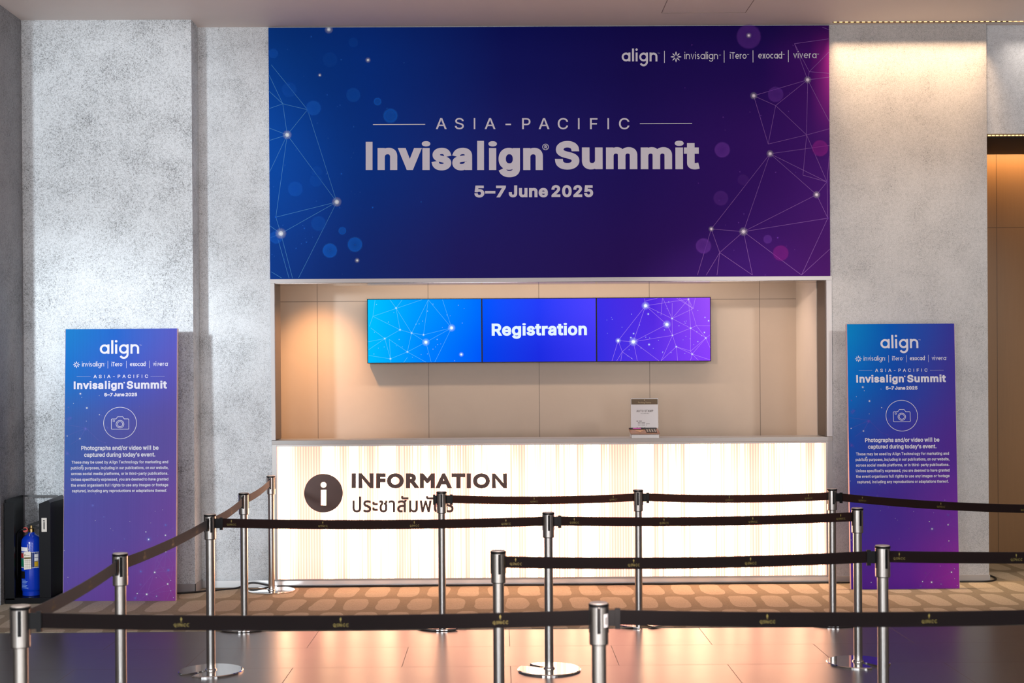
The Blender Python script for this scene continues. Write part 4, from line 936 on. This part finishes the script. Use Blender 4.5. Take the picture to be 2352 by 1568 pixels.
GR = 'belt stanchions of the queue lanes'
POST = {}
def stanchion(key, x, y, notch, head_rot, label, z=.004):
    global proto
    o = copy_tree(proto)
    o.location = (x, y, z-.003); o.name = 'belt_stanchion'
    tag(o, label, 'stanchion', GR)
    for ch in o.children:
        if ch.name.startswith('base_plate'): ch.rotation_euler = (0, 0, math.radians(notch))
        if ch.name.startswith('head'): ch.rotation_euler = (0, 0, math.radians(head_rot))
    POST[key] = o; return o
NAMES = ('base_plate', 'post', 'head', 'cap')
LIST = [('A1', -.397, -1.815, -40, 0, 'steel stanchion before the end of the brown lettering, spare black clip on its head'),
        ('A2', .942, -1.78, -80, -8, 'steel stanchion before the plain glowing front, directly below the stamp machine'),
        ('A3', 2.263, -1.80, 200, 6, 'steel stanchion at the counter end next to the notice board on the warm lit pillar'),
        ('L0', -1.813, -.205, 150, 0, 'steel stanchion against the counter corner nearest the round information icon'),
        ('L1', -1.739, -1.807, 170, 5, 'steel stanchion on the carpet, orange lit belt up to the one at the counter corner'),
        ('L2', -1.681, -3.214, 232, 25, 'steel stanchion with notched mirror base on dark tiles, black and brown belts meeting at it'),
        ('B1', .278, -3.248, 140, 5, 'steel stanchion on a round glowing base amid the orange lit tiles'),
        ('B2', 2.10, -3.124, -65, 20, 'steel stanchion with notched base, overlapping the edge of the pillar notice board'),
        ('C1', -.010, -4.996, 90, 10, 'steel stanchion with one belt only, between the information lettering and the barcoded post'),
        ('C2', 1.764, -4.911, 90, 15, 'larger steel stanchion in front of the pillar notice board, belts on both sides'),
        ('L3', -1.726, -4.987, 90, 22, 'steel stanchion before the notice board near the extinguisher, brown belts sloping both ways'),
        ('L4', -1.688, -6.438, 90, 12, 'large steel stanchion below the fire extinguisher, at the bottom left corner of the picture'),
        ('F1', .343, -6.471, 90, -3, 'large steel stanchion with a white barcode sticker on its head'),
        ('G1', 3.52, -2.79, 90, 0, 'stanchion out of frame whose belt crosses the pillar notice board just above its purple half'),
        ('G2', 3.32, -4.925, 90, 0, 'stanchion out of frame whose level belt comes from the larger post before the notice board'),
        ('G3', 2.42, -6.46, 90, 0, 'stanchion out of frame whose large low belt runs to the barcoded post')]
for k_, x, y, nt, hr, lb in LIST: stanchion(k_, x, y, nt, hr, lb, z=(.004 if y > -1.9 else 0.0))
def kill(o):
    for c in list(o.children): kill(c)
    bpy.data.objects.remove(o)
kill(proto)
def belt(owner, to, logos, sag=.014, z=.864, clip=True, zb=None):
    A, B = POST[owner], POST[to]; a = Vector(A.location[:2]); c = Vector(B.location[:2]); d = (c-a); Ln = d.length; d /= Ln; n = Vector((-d.y, d.x))
    s0, s1 = .031, Ln-(.068 if clip else .03); hh = .0265
    def pos(s, o=0.0, dz=0.0):
        t = (s-s0)/(s1-s0); zz = z-4*sag*t*(1-t)
        p = d*s+n*o; return (p.x, p.y, zz+dz)
    b = MB(); N = 28; th = .0009
    vs = []
    for k in range(N+1):
        s = s0+(s1-s0)*k/N; vs += [pos(s, th, -hh), pos(s, th, hh), pos(s, -th, hh), pos(s, -th, -hh)]
    fs = []
    for k in range(N):
        for q in range(4): fs.append((4*k+q, 4*k+(q+1) % 4, 4*k+4+(q+1) % 4, 4*k+4+q))
    fs += [(0, 1, 2, 3), (4*N+3, 4*N+2, 4*N+1, 4*N)]
    b.add(vs, fs); bl = b.build('belt', M['belt'], A)
    for s_ in logos:
        if not (s0+.04 < s_ < s1-.04): continue
        b = MB()
        for side in (1, -1):        # printed on both faces, readable from either
            e = n if side > 0 else -n
            sgn = -1 if d.cross(e) > 0 else 1
            f = lambda x, y: pos(s_+sgn*x, side*(th+.0006), y)
            b.add([f(0, .005), f(.0036, .0125), f(0, .020), f(-.0036, .0125)], [(0, 1, 2, 3)])
            b.add([f(-.0010, .002), f(.0010, .002), f(.0006, .0065), f(-.0006, .0065)], [(0, 1, 2, 3)])
            text_on(b, f, 'QSNCC', -.027, .027, -.0135, .0115, font=None, bold=.004, res=1, sp=1.15)
        b.build('printed_emblem', M['gold'], bl, fix=False)
    if clip:
        b = MB(); R0 = Ln-.075; R1 = Ln-.033
        def ob(s_a, s_b, w_, za, zb_):
            P_ = [d*s_a+n*w_, d*s_b+n*w_, d*s_b-n*w_, d*s_a-n*w_]
            vs = [(p.x, p.y, za) for p in P_]+[(p.x, p.y, zb_) for p in P_]
            b.add(vs, [(0, 3, 2, 1), (4, 5, 6, 7), (0, 1, 5, 4), (1, 2, 6, 5), (2, 3, 7, 6), (3, 0, 4, 7)])
        ob(R0, R0+.018, .0065, z-.040, z+.032); ob(R0+.016, R1, .0035, z-.030, z+.026)
        b.build('belt_clip', M['black'], bl)
belt('A2', 'A1', [.17+.54*k for k in range(3)]); belt('A3', 'A2', [.16+.54*k for k in range(3)])
belt('G1', 'A3', [.30, .84, 1.38], sag=.02)
belt('B1', 'L2', [.245+.53*k for k in range(4)]); belt('B2', 'B1', [.10+.525*k for k in range(4)])
belt('C1', 'C2', [.079+.54*k for k in range(4)], sag=.016); belt('G2', 'C2', [.38, .94, 1.48], sag=.010, clip=False)
belt('F1', 'L4', [.345+.56*k for k in range(4)]); belt('G3', 'F1', [.34+.57*k for k in range(4)][1:] if False else [.915, 1.485], sag=.016)
belt('L1', 'L0', [.4, .94, 1.3]); belt('L2', 'L1', [.35, .85]); belt('L3', 'L2', [.40, .93, 1.45]); belt('L4', 'L3', [.40, .93])
# loose receiving clip on the left of the first post
b = MB(); b.box(-.058, -.042, -.006, .006, .826, .896); b.box(-.045, -.031, -.0035, .0035, .835, .888); b.build('belt_clip', M['black'], POST['A1'])
# barcode sticker on the nearest post's head
b = MB(); vs = []
def cyl_patch(b, a0, a1, z0, z1, r, n=8):
    vs = []
    for k in range(n+1):
        a = math.radians(a0+(a1-a0)*k/n); vs += [(r*math.cos(a), r*math.sin(a), z0), (r*math.cos(a), r*math.sin(a), z1)]
    b.add(vs, [(2*k, 2*k+2, 2*k+3, 2*k+1) for k in range(n)], True)
cyl_patch(b, 298, 336, .833, .880, .0339); st_ = b.build('barcode_sticker', M['paper'], POST['F1'], fix=False)
b = MB()
for k in range(9): cyl_patch(b, 305+k*2.6, 305+k*2.6+(1.6 if k % 3 else .9), .843, .868, .0341, 1)
b.build('barcode_print', simple('barcode_ink', (.08, .08, .08), .7), st_, fix=False)
